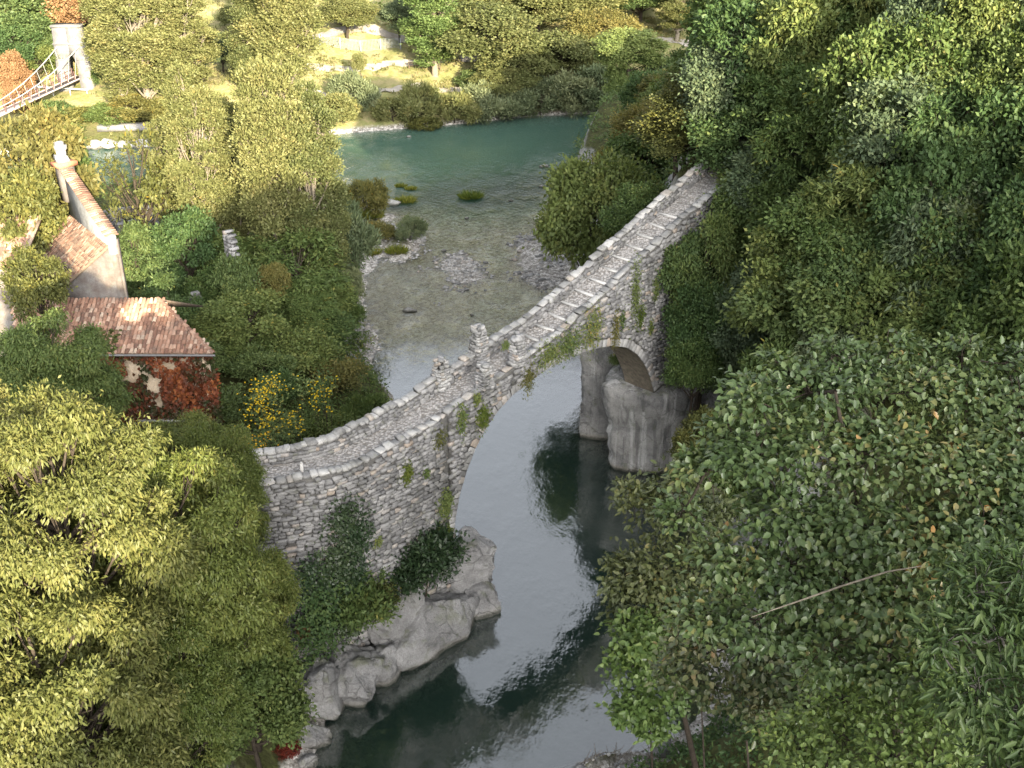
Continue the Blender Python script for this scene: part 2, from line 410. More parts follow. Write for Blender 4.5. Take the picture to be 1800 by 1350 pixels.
# ------------------------------------------------------------------ terrain
RIVER = np.array([(-14, -75), (-12, 0), (-10.5, 25), (-9.6, 38.3), (-9.4, 39.3), (-7.6, 42.8), (-7.1, 43.5), (-4.3, 45.4), (-2.2, 47.9), (-1.6, 49.7), (-1.1, 52.3),
    (-3.5, 55), (-6, 62), (-8, 70), (-9.3, 76.1), (-12.3, 82), (-14.9, 85.5), (-15.9, 89), (-14.1, 97), (-14.8, 103), (-15.2, 109.6), (-18, 119), (-22, 126), (-35, 127.5),
    (-50, 125), (-58.7, 120.9), (-100, 105), (-200, 80), (-200, 118), (-100, 140), (-59, 150), (-49.4, 152.2), (-27.9, 157.6), (-11, 163), (2.6, 169), (19.2, 172.8), (40, 178), (240, 190),
    (240, 172), (60, 170), (30, 166), (18.2, 160), (15, 152), (10.5, 142), (6, 130), (3.8, 118), (3.2, 113), (4.8, 108), (6, 100), (7.5, 90), (7, 80), (5.2, 74), (4.9, 69.7), (7, 68.5), (6.6, 66),
    (10.8, 66), (11, 62), (10.5, 55), (9.2, 47), (8.3, 42), (7.2, 39.5), (5.0, 38.4), (2.5, 37.4), (2, 34), (1.5, 20), (0, 0), (-2, -75)], float)
def river_d(x, y):                     # signed: > 0 on land, < 0 in the water
    x = np.asarray(x, float); y = np.asarray(y, float)
    best = np.full(x.shape, 1e9); ins = np.zeros(x.shape, bool)
    n = len(RIVER)
    for i in range(n):
        ax, ay = RIVER[i]; bx, by = RIVER[(i + 1) % n]
        ex, ey = bx - ax, by - ay
        t = np.clip(((x - ax) * ex + (y - ay) * ey) / (ex * ex + ey * ey), 0, 1)
        best = np.minimum(best, np.hypot(x - ax - t * ex, y - ay - t * ey))
        c = ((ay > y) != (by > y)) & (x < (bx - ax) * (y - ay) / (by - ay + 1e-12) + ax)
        ins ^= c
    return np.where(ins, -best, best)
FAR_D = np.array([0, 2, 12, 24, 34, 47, 75, 120, 200, 320]); FAR_Z = np.array([0, 1.2, 4.6, 7.4, 9.5, 12.6, 24, 50, 92, 130])
def ground(x, y):
    x = np.asarray(x, float); y = np.asarray(y, float)
    d = river_d(x, y) - 1.3 * sstep(39, 43, y) * sstep(74, 67, y); dl = np.maximum(d, 0)
    nz = fbm(x * .12, y * .12) ; nf = fbm(x * .7 + 3, y * .7)
    # left bank: steep gorge side downstream of the old bridge, low terraces upstream
    zl1 = 8.0 * sstep(0, 9, dl) + .12 * dl
    zl2 = 3.2 * (1 - np.exp(-dl / 3.0)) + .11 * dl
    wl = sstep(46, 55, y + .25 * (x + 10))
    zl = zl1 * (1 - wl) + zl2 * wl
    # right bank: rock cliff beside the bridge, wooded slope elsewhere
    zc = 15.5 * sstep(0, 6.5, dl) + .62 * dl
    zn = 2.0 * sstep(0, 5, dl) + .95 * np.maximum(dl - 2, 0)
    zs = 9 * sstep(0, 5, dl) + .42 * dl
    wc = sstep(46, 62, y); wf = sstep(78, 96, y)
    zr = zn * (1 - wc) + zc * wc * (1 - wf) + zs * wf
    zr = np.where(zr > 34, 34 + (zr - 34) * .35, zr)
    zf = np.interp(dl, FAR_D, FAR_Z)
    farm = sstep(-4, 4, y - np.interp(x, [-200, -100, -59, -28, 3, 19, 60, 240], [99, 122, 136, 143, 160, 167, 174, 181]))
    side = sstep(-1.5, 1.5, x - np.interp(y, [-75, 0, 25, 40, 50, 66, 80, 110, 140, 160, 175], [-8, -6, -4, -1, 4, 2, -2, -5, -3, 5, 20]))
    z = (zl * (1 - side) + zr * side) * (1 - farm) + zf * farm
    z = z + (nz * .9 + nf * .18) * sstep(1.0, 7, dl)
    # unseen hill behind the viewpoint; crest, lower leftwards, shaped to shade the gorge
    crest = 53.4 + np.interp(x - 71.4, [-150, -72, -57, -41, -37, -33.5, -30, -25, -20, -10, 0, 14, 37, 60, 90, 160], [-60, -30, -16, -5, -2, 2.5, 6, 11.0, 12.2, 12.8, 14, 16, 26, 33, 42, 60]) + 1.6 * fbm(x * .09, 3.3) + 1.0 * noise(x * .4, 9.0)
    z = z + (np.clip(crest, 10, 170) - z) * np.exp(-((np.minimum(y + 100, 0)) / 60) ** 2) * sstep(-45, -95, y)
    # river bed
    shal = sstep(70, 86, y) * sstep(146, 112, y + .25 * x) * sstep(-45, -30, x)
    dep = (2.6 * (1 - shal) + .24 * shal) * (1 - np.exp(np.minimum(d, 0) / (3.2 - 1.6 * shal)))
    bar = np.exp(-(((x + 4.6 + .8 * noise(x * .3, y * .3)) / 2.6) ** 2 + ((y - 103.5 + 2 * noise(x * .4, y * .3, 4)) / 4.6) ** 2)) * .40 + np.exp(-(((x + 12) / 2.2) ** 2 + ((y - 111.5) / 4) ** 2)) * .95 \
        + np.exp(-(((x + 12.9) / 1.1) ** 2 + ((y - 84.5) / 4.5) ** 2)) * .85 + np.exp(-(((x - 3.0) / 2.4) ** 2 + ((y - 106 + 3 * noise(x * .4, y * .3, 8)) / 7) ** 2)) * .6 \
        + np.exp(-(((x - 4.5) / 2.2) ** 2 + ((y - 38.2) / 1.2) ** 2)) * .9 + np.exp(-(((x + 14) / 3) ** 2 + ((y - 121) / 3) ** 2)) * .5
    zb = -dep + bar + shal * (.10 * nf + .08 * nz)
    return np.where(d < 0, zb, z + .02 + bar * .3)
def gz(x, y): return float(ground(np.array([x]), np.array([y]))[0])
def axis(*seg):
    a = [np.arange(s, e, st) for s, e, st in seg]; return np.concatenate(a)
xs = axis((-230, -60, 6), (-60, -32, 1.5), (-32, 30, .6), (30, 70, 1.5), (70, 250, 6))
ys = axis((-180, 24, 6), (24, 122, .6), (122, 220, 1.3), (220, 430, 7))
GX, GY = np.meshgrid(xs, ys)
GZ = ground(GX, GY)
def grid_faces(ny, nx):
    i = (np.arange(ny - 1)[:, None] * nx + np.arange(nx - 1)[None, :]).ravel()
    return np.stack([i, i + 1, i + nx + 1, i + nx], 1)
me = new_mesh('terrain', np.stack([GX, GY, GZ], -1).reshape(-1, 3), grid_faces(len(ys), len(xs)))
smooth(me)
obj('terrain', me, M['ground'], kind='structure')
wx = np.array([-230, -60, 0, 60, 250.]); wy = np.array([-75, 0, 60, 120, 200, 215.])
WX, WY = np.meshgrid(wx, wy)
me = new_mesh('river', np.stack([WX, WY, WX * 0], -1).reshape(-1, 3), grid_faces(len(wy), len(wx)))
obj('river', me, M['water'], kind='structure')

# ------------------------------------------------------------------ plant generators
def leaf_cards(P, N, A, L, Wd, fold=0.0, six=False):
    """P base points, N normals, A axis directions, L lengths, Wd widths -> quads"""
    A = A / (np.linalg.norm(A, axis=1)[:, None] + 1e-9)
    S = np.cross(N, A); S /= np.linalg.norm(S, axis=1)[:, None] + 1e-9
    N2 = np.cross(A, S)
    L = L[:, None]; Wd = Wd[:, None]
    n = len(P)
    if not six:
        V = np.stack([P, P + A * L * .45 + S * Wd * .5 + N2 * Wd * fold, P + A * L, P + A * L * .45 - S * Wd * .5 + N2 * Wd * fold], 1)
        F = np.arange(n * 4).reshape(n, 4)
        return V.reshape(-1, 3), F
    tip = P + A * L - N2 * L * .12
    V = np.stack([P, P + A * L * .28 + S * Wd * .46 + N2 * Wd * .12, P + A * L * .66 + S * Wd * .38 + N2 * Wd * .06, tip,
                  P + A * L * .66 - S * Wd * .38 + N2 * Wd * .06, P + A * L * .28 - S * Wd * .46 + N2 * Wd * .12], 1)
    b = np.arange(n)[:, None] * 6
    F = np.concatenate([b + np.array([[0, 1, 2, 3]]), b + np.array([[0, 3, 4, 5]])], 1).reshape(-1, 4)
    return V.reshape(-1, 3), F
def unit(a): return a / (np.linalg.norm(a, axis=-1, keepdims=True) + 1e-9)

def leaves_on(boughs, rs, clumps, per, llen, lwid, flat=.7, droop=.2, upb=.55, spread=.34, six=False, center=(0, 0, 0), outward=.6, vshift=0.0, zs=.62):
    """clumps of leaves over the outer skin of every bough (centre, radius)"""
    C = np.array([b[0] for b in boughs], float); R = np.array([b[1] for b in boughs], float)
    nb = len(C)
    w = R ** 2 / np.mean(R ** 2)
    cnt = np.maximum(3, (clumps * w).astype(int))
    bi = np.repeat(np.arange(nb), cnt)
    out = unit(C - np.array(center))[bi]
    D = unit(rs.normal(size=(len(bi), 3)) + out * outward + np.array([0, 0, .45]))
    rr = R[bi] * (.62 + .42 * rs.rand(len(bi)))
    CC = C[bi] + D * rr[:, None] * np.array([1, 1, zs])
    cr = R[bi] * spread * (.6 + .8 * rs.rand(len(bi)))
    k = rs.poisson(per, len(bi)).clip(2)
    ci = np.repeat(np.arange(len(bi)), k); n = len(ci)
    off = rs.normal(size=(n, 3)) * cr[ci][:, None] * np.array([.75, .75, .75 * flat])
    P = CC[ci] + off
    N = unit(D[ci] * .55 + np.array([0, 0, upb]) + rs.normal(size=(n, 3)) * .45)
    A = unit(D[ci] * .5 + rs.normal(size=(n, 3)) * .6 + unit(off) * .4 - np.array([0, 0, droop]))
    L = llen * (.6 + .8 * rs.rand(n)); W = lwid * (.65 + .7 * rs.rand(n))
    V, F = leaf_cards(P, N, A, L, W, .12, six)
    cv = rs.rand(len(bi)); bv = rs.rand(nb)
    val = np.clip(.42 * rs.rand(n) + .33 * cv[ci] + .25 * bv[bi][ci] + vshift + .04 * rs.normal(size=n), 0, 1)
    return V, F, val, (P, N, A, L, W)
def crown_mesh(name, V, F, val, six=False):
    me = new_mesh(name, V, F)
    a = me.attributes.new('v', 'FLOAT', 'FACE')
    if six: val = np.repeat(val, 2)
    a.data.foreach_set('value', val.astype(np.float32))
    return me
def ellipsoid_boughs(rs, n, c, R, rmin, rmax, lo=-.75, inner=.35):
    out = []
    while len(out) < n:
        d = unit(rs.normal(size=3)); 
        if d[2] < lo: continue
        t = rs.uniform(inner, .82)
        p = np.array(c) + d * np.array(R) * t
        out.append((p, rs.uniform(rmin, rmax) * (1.15 - .35 * t)))
    return out
def limb_paths(rs, boughs, base_h, top, r0, lean=(0, 0)):
    """a trunk and one curved limb to every bough"""
    parts = []
    n = 7; t = np.linspace(0, 1, n)
    wob = np.cumsum(rs.normal(size=(n, 2)) * .10, 0); wob[0] = 0
    T = np.stack([lean[0] * t ** 1.4 + wob[:, 0], lean[1] * t ** 1.4 + wob[:, 1], top * t - .6 * (t == 0)], 1)
    parts.append(tube(T, r0 * (1 - .8 * t), 7))
    for c, r in boughs:
        c = np.array(c)
        h = np.clip((c[2] - r * .6) * rs.uniform(.55, .85), base_h, top * .95) / top
        s = np.array([np.interp(h, t, T[:, k]) for k in range(3)])
        m = (s + c) / 2 + np.array([0, 0, -.12 * np.linalg.norm(c - s)]) + rs.normal(size=3) * .12
        q = np.linspace(0, 1, 5)[:, None]
        pth = (1 - q) ** 2 * s + 2 * q * (1 - q) * m + q ** 2 * c
        parts.append(tube(pth, r0 * .42 * (1 - .82 * q[:, 0]) * rs.uniform(.6, 1.0), 5))
        for j in range(3):
            e = c + unit(rs.normal(size=3) + np.array([0, 0, .3])) * r * .85
            pm = np.stack([pth[3], (pth[3] + e) / 2 + rs.normal(size=3) * .1, e])
            parts.append(tube(pm, [r0 * .12, r0 * .08, r0 * .03], 4))
    return pack(parts)

PROTO = {}
def proto(key, seed, height, c, R, nb, rmin, rmax, clumps, per, llen, lwid, r0=.22, base_h=None, **k):
    rs = np.random.RandomState(seed)
    inner = k.pop('inner', .35); lo = k.pop('lo', -.75); lean = k.pop('lean', (0, 0))
    bo = ellipsoid_boughs(rs, nb, c, R, rmin, rmax, lo, inner)
    V, F, val, _ = leaves_on(bo, rs, clumps, per, llen, lwid, center=c, **k)
    cm = crown_mesh('crown_' + key, V, F, val)
    TV, TF = limb_paths(rs, bo, base_h or height * .2, height * .82, r0, lean)
    tm = new_mesh('trunk_' + key, TV, TF); smooth(tm)
    ext = np.percentile(V, 99, axis=0); ex0 = np.percentile(V, 1, axis=0)
    PROTO[key] = dict(crown=cm, trunk=tm, top=float(ext[2]), w=float(max(ext[0] - ex0[0], ext[1] - ex0[1])), bot=float(ex0[2]), r0=r0)
# height ~10 m prototypes
proto('round_a', 1, 10, (0, 0, 6.2), (3.5, 3.5, 3.6), 40, .75, 1.35, 18, 36, .25, .155, inner=.5, spread=.36)
proto('round_b', 2, 10, (.3, 0, 6.0), (3.9, 3.4, 3.4), 36, .8, 1.5, 18, 36, .24, .15, inner=.5, spread=.36)
proto('round_c', 3, 10, (0, .2, 6.4), (3.1, 3.4, 3.8), 42, .7, 1.3, 17, 36, .26, .16, inner=.5, spread=.36)
proto('loose', 4, 10, (0, 0, 6.3), (3.3, 3.3, 3.5), 34, .6, 1.1, 13, 24, .32, .16, spread=.42, inner=.55)
proto('ashlike', 5, 10, (0, 0, 5.8), (3.5, 3.5, 3.9), 44, .65, 1.15, 17, 26, .36, .12, droop=.35, inner=.5, spread=.4)
proto('droop_a', 6, 10, (0, 0, 6.0), (3.8, 3.8, 4.0), 92, .40, .88, 27, 42, .155, .055, droop=.7, flat=.55, upb=.7, spread=.40, inner=.55, zs=.5)
proto('droop_b', 16, 10, (0, 0, 6.0), (3.8, 3.6, 4.0), 96, .40, .86, 27, 42, .15, .055, droop=.7, flat=.55, upb=.7, spread=.40, inner=.55, zs=.5)
proto('poplar_a', 7, 20, (0, 0, 11.3), (2.5, 2.5, 9.0), 86, .45, .9, 22, 34, .22, .11, r0=.30, base_h=3, droop=-.5, lo=-.98, spread=.42, inner=.45, zs=1.0)
proto('poplar_b', 8, 20, (0, 0, 11.2), (2.9, 2.7, 9.0), 88, .45, .95, 22, 34, .22, .11, r0=.30, base_h=3, droop=-.5, lo=-.98, spread=.42, inner=.45, zs=1.0)
proto('bush_a', 9, 3, (0, 0, 1.35), (1.8, 1.8, 1.4), 30, .32, .62, 13, 20, .20, .09, r0=.05, base_h=.2, droop=-.2, lo=-.6, inner=.45)
proto('bush_b', 10, 3, (0, 0, 1.3), (2.0, 1.7, 1.35), 34, .30, .6, 13, 20, .24, .07, r0=.05, base_h=.2, droop=-.6, lo=-.6, inner=.45, zs=1.0)
proto('bush_c', 12, 3, (0, 0, 1.1), (1.9, 1.8, 1.5), 30, .18, .66, 15, 20, .17, .085, r0=.04, base_h=.1, droop=-.1, lo=-.3, inner=.2, spread=.5, zs=.8)
proto('bare', 11, 10, (0, 0, 6.0), (3.0, 3.0, 3.6), 26, .7, 1.2, 7, 14, .30, .15, inner=.4)

TREES = []
def plant(key, x, y, top, width, mat, label, name='tree', cat='tree', bark='bark', group=None, base=None, rz=None, bark_mat=None):
    p = PROTO[key]
    zb = (gz(x, y) if base is None else base) - .05
    h = max(top - zb, 1.0)
    sz = h / p['top']; sx = width / p['w']
    sxy = min(max(sx, .35 * sz), 2.2 * sz)
    cz = min(sz, (2.6 if key[0] == 'p' else 1.45) * sxy)                       # a crown is never pulled out to a column; the stem takes the rest
    off = h - p['top'] * cz
    r = thing(name, label, cat, (x, y, zb), group, (len(TREES) * 2.399) % 6.283 if rz is None else rz)
    for nm, me_, mt in (('trunk', p['trunk'], M[bark]), ('crown', p['crown'], M[mat])):
        o = obj(nm, me_, mt, r); o.location = (0, 0, off); o.scale = (sxy, sxy, cz)
    if off > .4:
        rr_ = p['r0'] * sxy
        V, F = tube([(0, 0, -.4), (.1 * sxy, -.05 * sxy, off * .5), (0, 0, off + .3 * cz)], [rr_ * 1.35, rr_ * 1.15, rr_ * 1.0], 7)
        obj('stem', new_mesh('stem', V, F), M[bark], r)
    TREES.append(r)
    return r
def find_y(u, v, h, y0, y1):           # walk out along a sight line to where the ground lies h below it
    yy = np.linspace(y0, y1, 160); d = ray(u, v)
    zz = CAM_H + d[2] / d[1] * yy; xx = d[0] / d[1] * yy
    e = zz - ground(xx, yy); ok = np.where((e <= h) & (river_d(xx, yy) > .5))[0]
    return float(yy[ok[0]]) if len(ok) else float(yy[np.argmin(np.abs(e - h))])
def ground_px(u, v, y0=20, y1=300):     # first ground point under a pixel
    yy = np.linspace(y0, y1, 1200); d = ray(u, v)
    e = CAM_H + d[2] / d[1] * yy - ground(d[0] / d[1] * yy, yy); ok = np.where(e <= 0)[0]
    return float(yy[ok[0]]) if len(ok) else y1
def plant_vb(key, u, vtop, vbase, wpx, mat, label, **k):
    y = ground_px(u, vbase, 140, 300); t = aty(u, vtop, y)
    g_ = gz(t.x, y)
    return plant(key, t.x, y, t.z, wpx * pxm(y, t.z), mat, label, base=g_ - .12 * max(t.z - g_, 1), **k)
def plant_px(key, u, vtop, wpx, y, mat, label, h=None, yr=None, **k):
    if h is not None:
        y = find_y(u, vtop, h, *(yr or (y - 12, y + 14)))
    t = aty(u, vtop, y)
    return plant(key, t.x, y, t.z, wpx * pxm(y, t.z), mat, label, **k)
# ------------------------------------------------------------------ the old stone bridge
A0 = np.array([-3.33, 50.39]); E0 = np.array([.6744, .7384])
BW = 2.45                              # across, face to face
_ss = np.arange(-15, 32.01, .05)
_hd = np.radians(47.6) - np.radians(34) * sstep(-4.5, -10.5, _ss)          # heading; the approach swings round to the left
_dx, _dy = np.cos(_hd), np.sin(_hd)
_i0 = int(round(15 / .05))
_px = np.concatenate([[0], np.cumsum(_dx[:-1] * .05)]); _py = np.concatenate([[0], np.cumsum(_dy[:-1] * .05)])
_px += A0[0] - _px[_i0]; _py += A0[1] - _py[_i0]
def BP(s, w, z):
    s = np.asarray(s, float)
    x, y = np.interp(s, _ss, _px), np.interp(s, _ss, _py); h = np.interp(s, _ss, _hd)
    return np.stack(np.broadcast_arrays(x - np.sin(h) * w, y + np.cos(h) * w, z), -1)
def heading(s): return float(np.interp(s, _ss, _hd))
_KS = [-15, -10.5, -7, -3.5, -1.1, 1.2, 5, 9.8, 15, 21.6, 28, 32]
_KZ = [12.1, 12.25, 12.2, 12.25, 12.45, 12.8, 13.4, 14.35, 16.1, 18.25, 20.0, 20.6]
def copz(s):                           # top of the low near parapet, without its coping
    return np.interp(s, _KS, _KZ) + .05 * np.sin(np.asarray(s) * 1.3)
def deckz(s): return np.interp(s, _KS, _KZ) - .16
_AS = [0, .12, .28, .65, 1.25, 1.9, 2.63, 3.7, 4.94, 7.33, 8.9, 10.37, 12.2, 13.93, 15.5, 16.66, 17.7, 18.4, 18.7, 18.86]
_AZ = [4, 4.9, 5.8, 7.2, 8.5, 9.55, 10.4, 11.2, 11.75, 12.25, 12.35, 12.28, 12.1, 11.7, 11.05, 10.2, 9.0, 7.8, 7.1, 6.6]
def archz(s): return np.interp(s, _AS, _AZ)
bridge = thing('stone_bridge', 'old humped stone footbridge with a single arch over the green gorge river', 'bridge', (0, 0, 0))
SA = np.unique(np.concatenate([np.arange(-15, 0, .4), np.array(_AS), np.arange(.2, 18.86, .3), np.arange(18.86, 31.5, .4)]))
def wall_bottom(s): return np.where((s > 0) & (s < 18.86), archz(s), np.where(s <= 0, 1.0, 3.0))
def core():
    parts = []
    for lo_, hi_, arch in ((-15, 0, 0), (0, 18.86, 1), (18.86, 31.4, 0)):
        s = SA[(SA >= lo_) & (SA <= hi_)]
        zb = archz(s) if arch else np.full(len(s), 1.0 if hi_ <= 0 else 6.0)
        zt = deckz(s)
        ring = []
        for w, z in ((0, zb), (0, zt), (BW, zt), (BW, zb)): ring.append(BP(s, w, z))
        V = np.stack(ring, 1).reshape(-1, 3)                # n x 4
        n = len(s); i = np.arange(n - 1)[:, None] * 4
        F = [np.stack([i[:, 0] + a, i[:, 0] + 4 + a, i[:, 0] + 4 + b, i[:, 0] + b], 1) for a, b in ((0, 1), (2, 3), (3, 0))]   # near face, far face, soffit
        F.append(np.array([[0, 1, 2, 3], [4 * n - 1, 4 * n - 2, 4 * n - 3, 4 * n - 4]]))
        parts.append((V, np.concatenate(F)))
    return pack(parts)
CV, CF = core()
me = new_mesh('bridge_core', CV, CF)
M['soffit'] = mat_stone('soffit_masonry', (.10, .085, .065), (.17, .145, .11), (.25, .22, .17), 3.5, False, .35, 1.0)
obj('masonry_core', me, M['mortar'], bridge)
# separate soffit skin, 2 cm below the core
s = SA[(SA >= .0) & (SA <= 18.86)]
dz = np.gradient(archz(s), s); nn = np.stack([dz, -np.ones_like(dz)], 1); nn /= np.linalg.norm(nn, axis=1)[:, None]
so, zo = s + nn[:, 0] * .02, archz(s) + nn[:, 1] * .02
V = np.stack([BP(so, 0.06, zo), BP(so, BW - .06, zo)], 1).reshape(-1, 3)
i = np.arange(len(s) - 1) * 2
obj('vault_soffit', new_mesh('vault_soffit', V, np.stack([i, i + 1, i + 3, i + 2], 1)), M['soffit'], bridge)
# deck: pebbles; from the crown up to the right it climbs in long ramped steps
STEP_S = [6.6 + 1.19 * k for k in range(13)]
def surfz(s):
    s = np.asarray(s, float); z = deckz(s) + .03
    for a in STEP_S:
        z = np.where((s >= a) & (s < a + 1.19), deckz(a) + .11 + (deckz(a + 1.19) - deckz(a) - .15) * (s - a) / 1.19, z)
    return z
sd = np.unique(np.concatenate([np.arange(-15, 31.3, .3)] + [np.array([a - .001, a + .001]) for a in STEP_S]))
wv = np.linspace(.3, BW - .3, 6)
V = np.stack([BP(sd, w, surfz(sd) + .02 * noise(sd * 2.2, w * 2.2)) for w in wv], 1).reshape(-1, 3)
me = new_mesh('deck', V, grid_faces(len(sd), len(wv)))
DECK = obj('deck', me, M['deck'], bridge, label='pebbled walkway between the parapets')
rs = np.random.RandomState(21)
def stone_block(sx, sy, sz, rs, inset=.16, jit=.10):
    """rough block: x length, y depth (front at -y), z height"""
    b = np.array([(x, .5, z) for x, z in ((-.5, -.5), (.5, -.5), (.5, .5), (-.5, .5))])
    f = b.copy(); f[:, 1] = -.18
    g = b.copy() * [1 - 2 * inset, 1, 1 - 2 * inset]; g[:, 1] = -.5
    V = np.concatenate([b, f, g]) + rs.uniform(-jit, jit, (12, 3)) * [1, .6, 1]
    F = [(0, 1, 2, 3)] + [(k, 4 + k, 4 + (k + 1) % 4, (k + 1) % 4) for k in range(4)] + [(4 + k, 8 + k, 8 + (k + 1) % 4, 4 + (k + 1) % 4) for k in range(4)] + [(11, 10, 9, 8)]
    return V * [sx, sy, sz], np.array(F)
def place(V, p, rz, tilt=0.0):
    c, s_ = math.cos(tilt), math.sin(tilt)
    V = np.stack([V[:, 0] * c - V[:, 2] * s_, V[:, 1], V[:, 0] * s_ + V[:, 2] * c], 1)
    c, s_ = math.cos(rz), math.sin(rz)
    return np.stack([V[:, 0] * c - V[:, 1] * s_, V[:, 0] * s_ + V[:, 1] * c, V[:, 2]], 1) + np.asarray(p)
STONES = [new_mesh('stone_%d' % k, *stone_block(1, 1, 1, rs, .14 + .08 * rs.rand(), .10)) for k in range(8)]
for q in STONES:
    a = q.attributes.new('v', 'FLOAT', 'FACE'); a.data.foreach_set('value', np.full(len(q.polygons), .0, np.float32))
def stone_objs(lst, name, parent, mat):
    for (sx, sy, sz, p, rz, tilt) in lst:
        o = obj(name, STONES[rs.randint(8)], mat, parent)
        o.location = p; o.rotation_mode = 'XYZ'
        o.rotation_euler = (Matrix.Rotation(rz, 3, 'Z') @ Matrix.Rotation(-tilt, 3, 'Y')).to_euler()
        o.scale = (sx, sy, sz)
def stone_mass(lst, name, parent, mat):
    if not lst: return
    parts, vals = [], []
    for (sx, sy, sz, p, rz, tilt) in lst:
        V, F = stone_block(sx, sy, sz, rs)
        parts.append((place(V, p, rz, tilt), F)); vals += [rs.rand()] * len(F)
    V, F = pack(parts)
    me = new_mesh(name, V, F)
    a = me.attributes.new('v', 'FLOAT', 'FACE'); a.data.foreach_set('value', np.array(vals, np.float32))
    return obj(name, me, mat, parent, kind='stuff')
def split_mass(lst, name, parent, mat, n=300):
    lst.sort(key=lambda q: -q[0] * q[2])
    stone_objs(lst[:n], name, parent, mat); stone_mass(lst[n:], name.rstrip('s') + '_rubble', parent, mat)
# near wall rubble
wall = []
z = 1.2
while z < 20.2:
    hgt = rs.uniform(.15, .27)
    s = -14.8 + rs.rand() * .4
    while s < 24.5:
        ln = rs.uniform(.22, .62) * (1.15 if z < 9 else 1)
        sc_, zc = s + ln / 2, z + hgt / 2 + .06 * math.sin(s * .9 + z) + .05 * rs.normal()
        slope = float(copz(sc_ + .3) - copz(sc_ - .3)) / .6
        top = float(copz(sc_)) - .02
        okk = zc + hgt * .5 < top
        if 0 < sc_ < 18.86:
            da = np.min(np.hypot(sc_ - np.array(s_dense := np.linspace(-.0, 18.86, 60)), zc - archz(s_dense)))
            if zc < float(archz(sc_)) + .1 or da < .62: okk = False
        elif sc_ >= 18.86 and zc < 6.9: okk = False
        elif sc_ <= 0 and math.hypot(sc_, max(0, 4 - zc)) < .5 and zc > 4: okk = False
        if okk:
            bias = .35 * sstep(1.2, .0, top - zc)
            p = BP(sc_, -.02 - .05 * rs.rand(), zc)
            wall.append((ln * .94, .22, hgt * .95, p, heading(sc_), math.atan(slope) * float(bias) * 2.5 + rs.normal() * .05))
        s += ln
    z += hgt
split_mass(wall, 'wall_stone', bridge, M['stone'])
# arch ring: one row of dressed stones
sa = np.linspace(0, 18.86, 400); za = archz(sa)
al = np.concatenate([[0], np.cumsum(np.hypot(np.diff(sa), np.diff(za)))])
t = 0.0
while t < al[-1] - .2:
    ln = min(rs.uniform(.34, .52), al[-1] - t)
    q0, q1 = np.interp([t + .012, t + ln - .012], al, sa), np.interp([t + .012, t + ln - .012], al, za)
    tg = np.array([q0[1] - q0[0], q1[1] - q1[0]]); tg /= np.linalg.norm(tg); nrm = np.array([-tg[1], tg[0]])
    th = rs.uniform(.46, .56)
    pts = []
    pr = -.035 - .02 * rs.rand()
    for w in (.5, pr + .02, pr):
        ins = .03 if w == pr else 0
        for (k, tt) in ((0, 0), (1, 0), (1, 1), (0, 1)):
            a = q0[k] + nrm[0] * th * tt + tg[0] * (ins if k == 0 else -ins) + nrm[0] * (ins if tt == 0 else -ins)
            b = q1[k] + nrm[1] * th * tt + tg[1] * (ins if k == 0 else -ins) + nrm[1] * (ins if tt == 0 else -ins)
            pts.append(BP(a, w, b))
    F = [(0, 1, 2, 3)] + [(k, 4 + k, 4 + (k + 1) % 4, (k + 1) % 4) for k in range(4)] + [(4 + k, 8 + k, 8 + (k + 1) % 4, 4 + (k + 1) % 4) for k in range(4)] + [(11, 10, 9, 8)]
    me = new_mesh('voussoir', np.array(pts), np.array(F))
    obj('voussoir', me, M['voussoir'], bridge)
    t += ln
# low near parapet: two courses and a slab coping
def parapet(w0, w1, hfun, s0, s1, name, mat_c):
    s = np.arange(s0, s1, .4); zt = copz(s) + hfun(s); zb = deckz(s) - .1
    V = np.stack([BP(s, w0, zb), BP(s, w0, zt), BP(s, w1, zt), BP(s, w1, zb)], 1).reshape(-1, 3)
    i = np.arange(len(s) - 1) * 4; n = len(s)
    F = np.concatenate([np.stack([i + a, i + 4 + a, i + 4 + b, i + b], 1) for a, b in ((0, 1), (1, 2), (2, 3))] + [np.array([[0, 1, 2, 3], [4 * n - 1, 4 * n - 2, 4 * n - 3, 4 * n - 4]])])
    return obj(name, new_mesh(name, V, F), M['mortar'], bridge)
PAR_N = parapet(.004, .40, lambda s: 0 * s - .02, -14.9, 31, 'near_parapet', None)
FH = lambda s: .56 - .12 * sstep(-6, -9, s) + .05 * np.sin(s * 2.1)
PAR_F = parapet(BW - .42, BW + .004, FH, -14.9, 31, 'far_parapet', None)
cop = []
for w0, w1, hf in ((-.05, .46, lambda s: -.02 + 0 * s), (BW - .46, BW + .05, FH)):
    s = -14.8
    while s < 29:
        left = s < -1
        ln = rs.uniform(.28, .85) if not left else rs.uniform(.26, .62)
        hh = rs.uniform(.07, .19) if not left or w0 < 0 else rs.uniform(.16, .28)
        sc_ = s + ln / 2
        zt = float(copz(sc_) + hf(sc_)) + hh / 2 - .01
        sl = float(copz(sc_ + .3) - copz(sc_ - .3)) / .6
        wm = (w0 + w1) / 2 + rs.normal() * .025
        V, F = stone_block(ln * rs.uniform(.88, .99), hh, (w1 - w0) * rs.uniform(.82, 1.12), rs, .10 if not left else .16, .11)
        V = np.stack([V[:, 0], V[:, 2], -V[:, 1]], 1)               # the worked face looks up
        me = new_mesh('coping_stone', place(V, (0, 0, 0), 0, math.atan(sl)), F[:, ::-1])
        o = obj('coping_stone', me, M['coping'], PAR_N if w0 < 0 else PAR_F)
        o.location = BP(sc_, wm, zt); o.rotation_euler = (rs.normal() * .07, rs.normal() * .03, heading(sc_) + rs.normal() * .08)
        s += ln
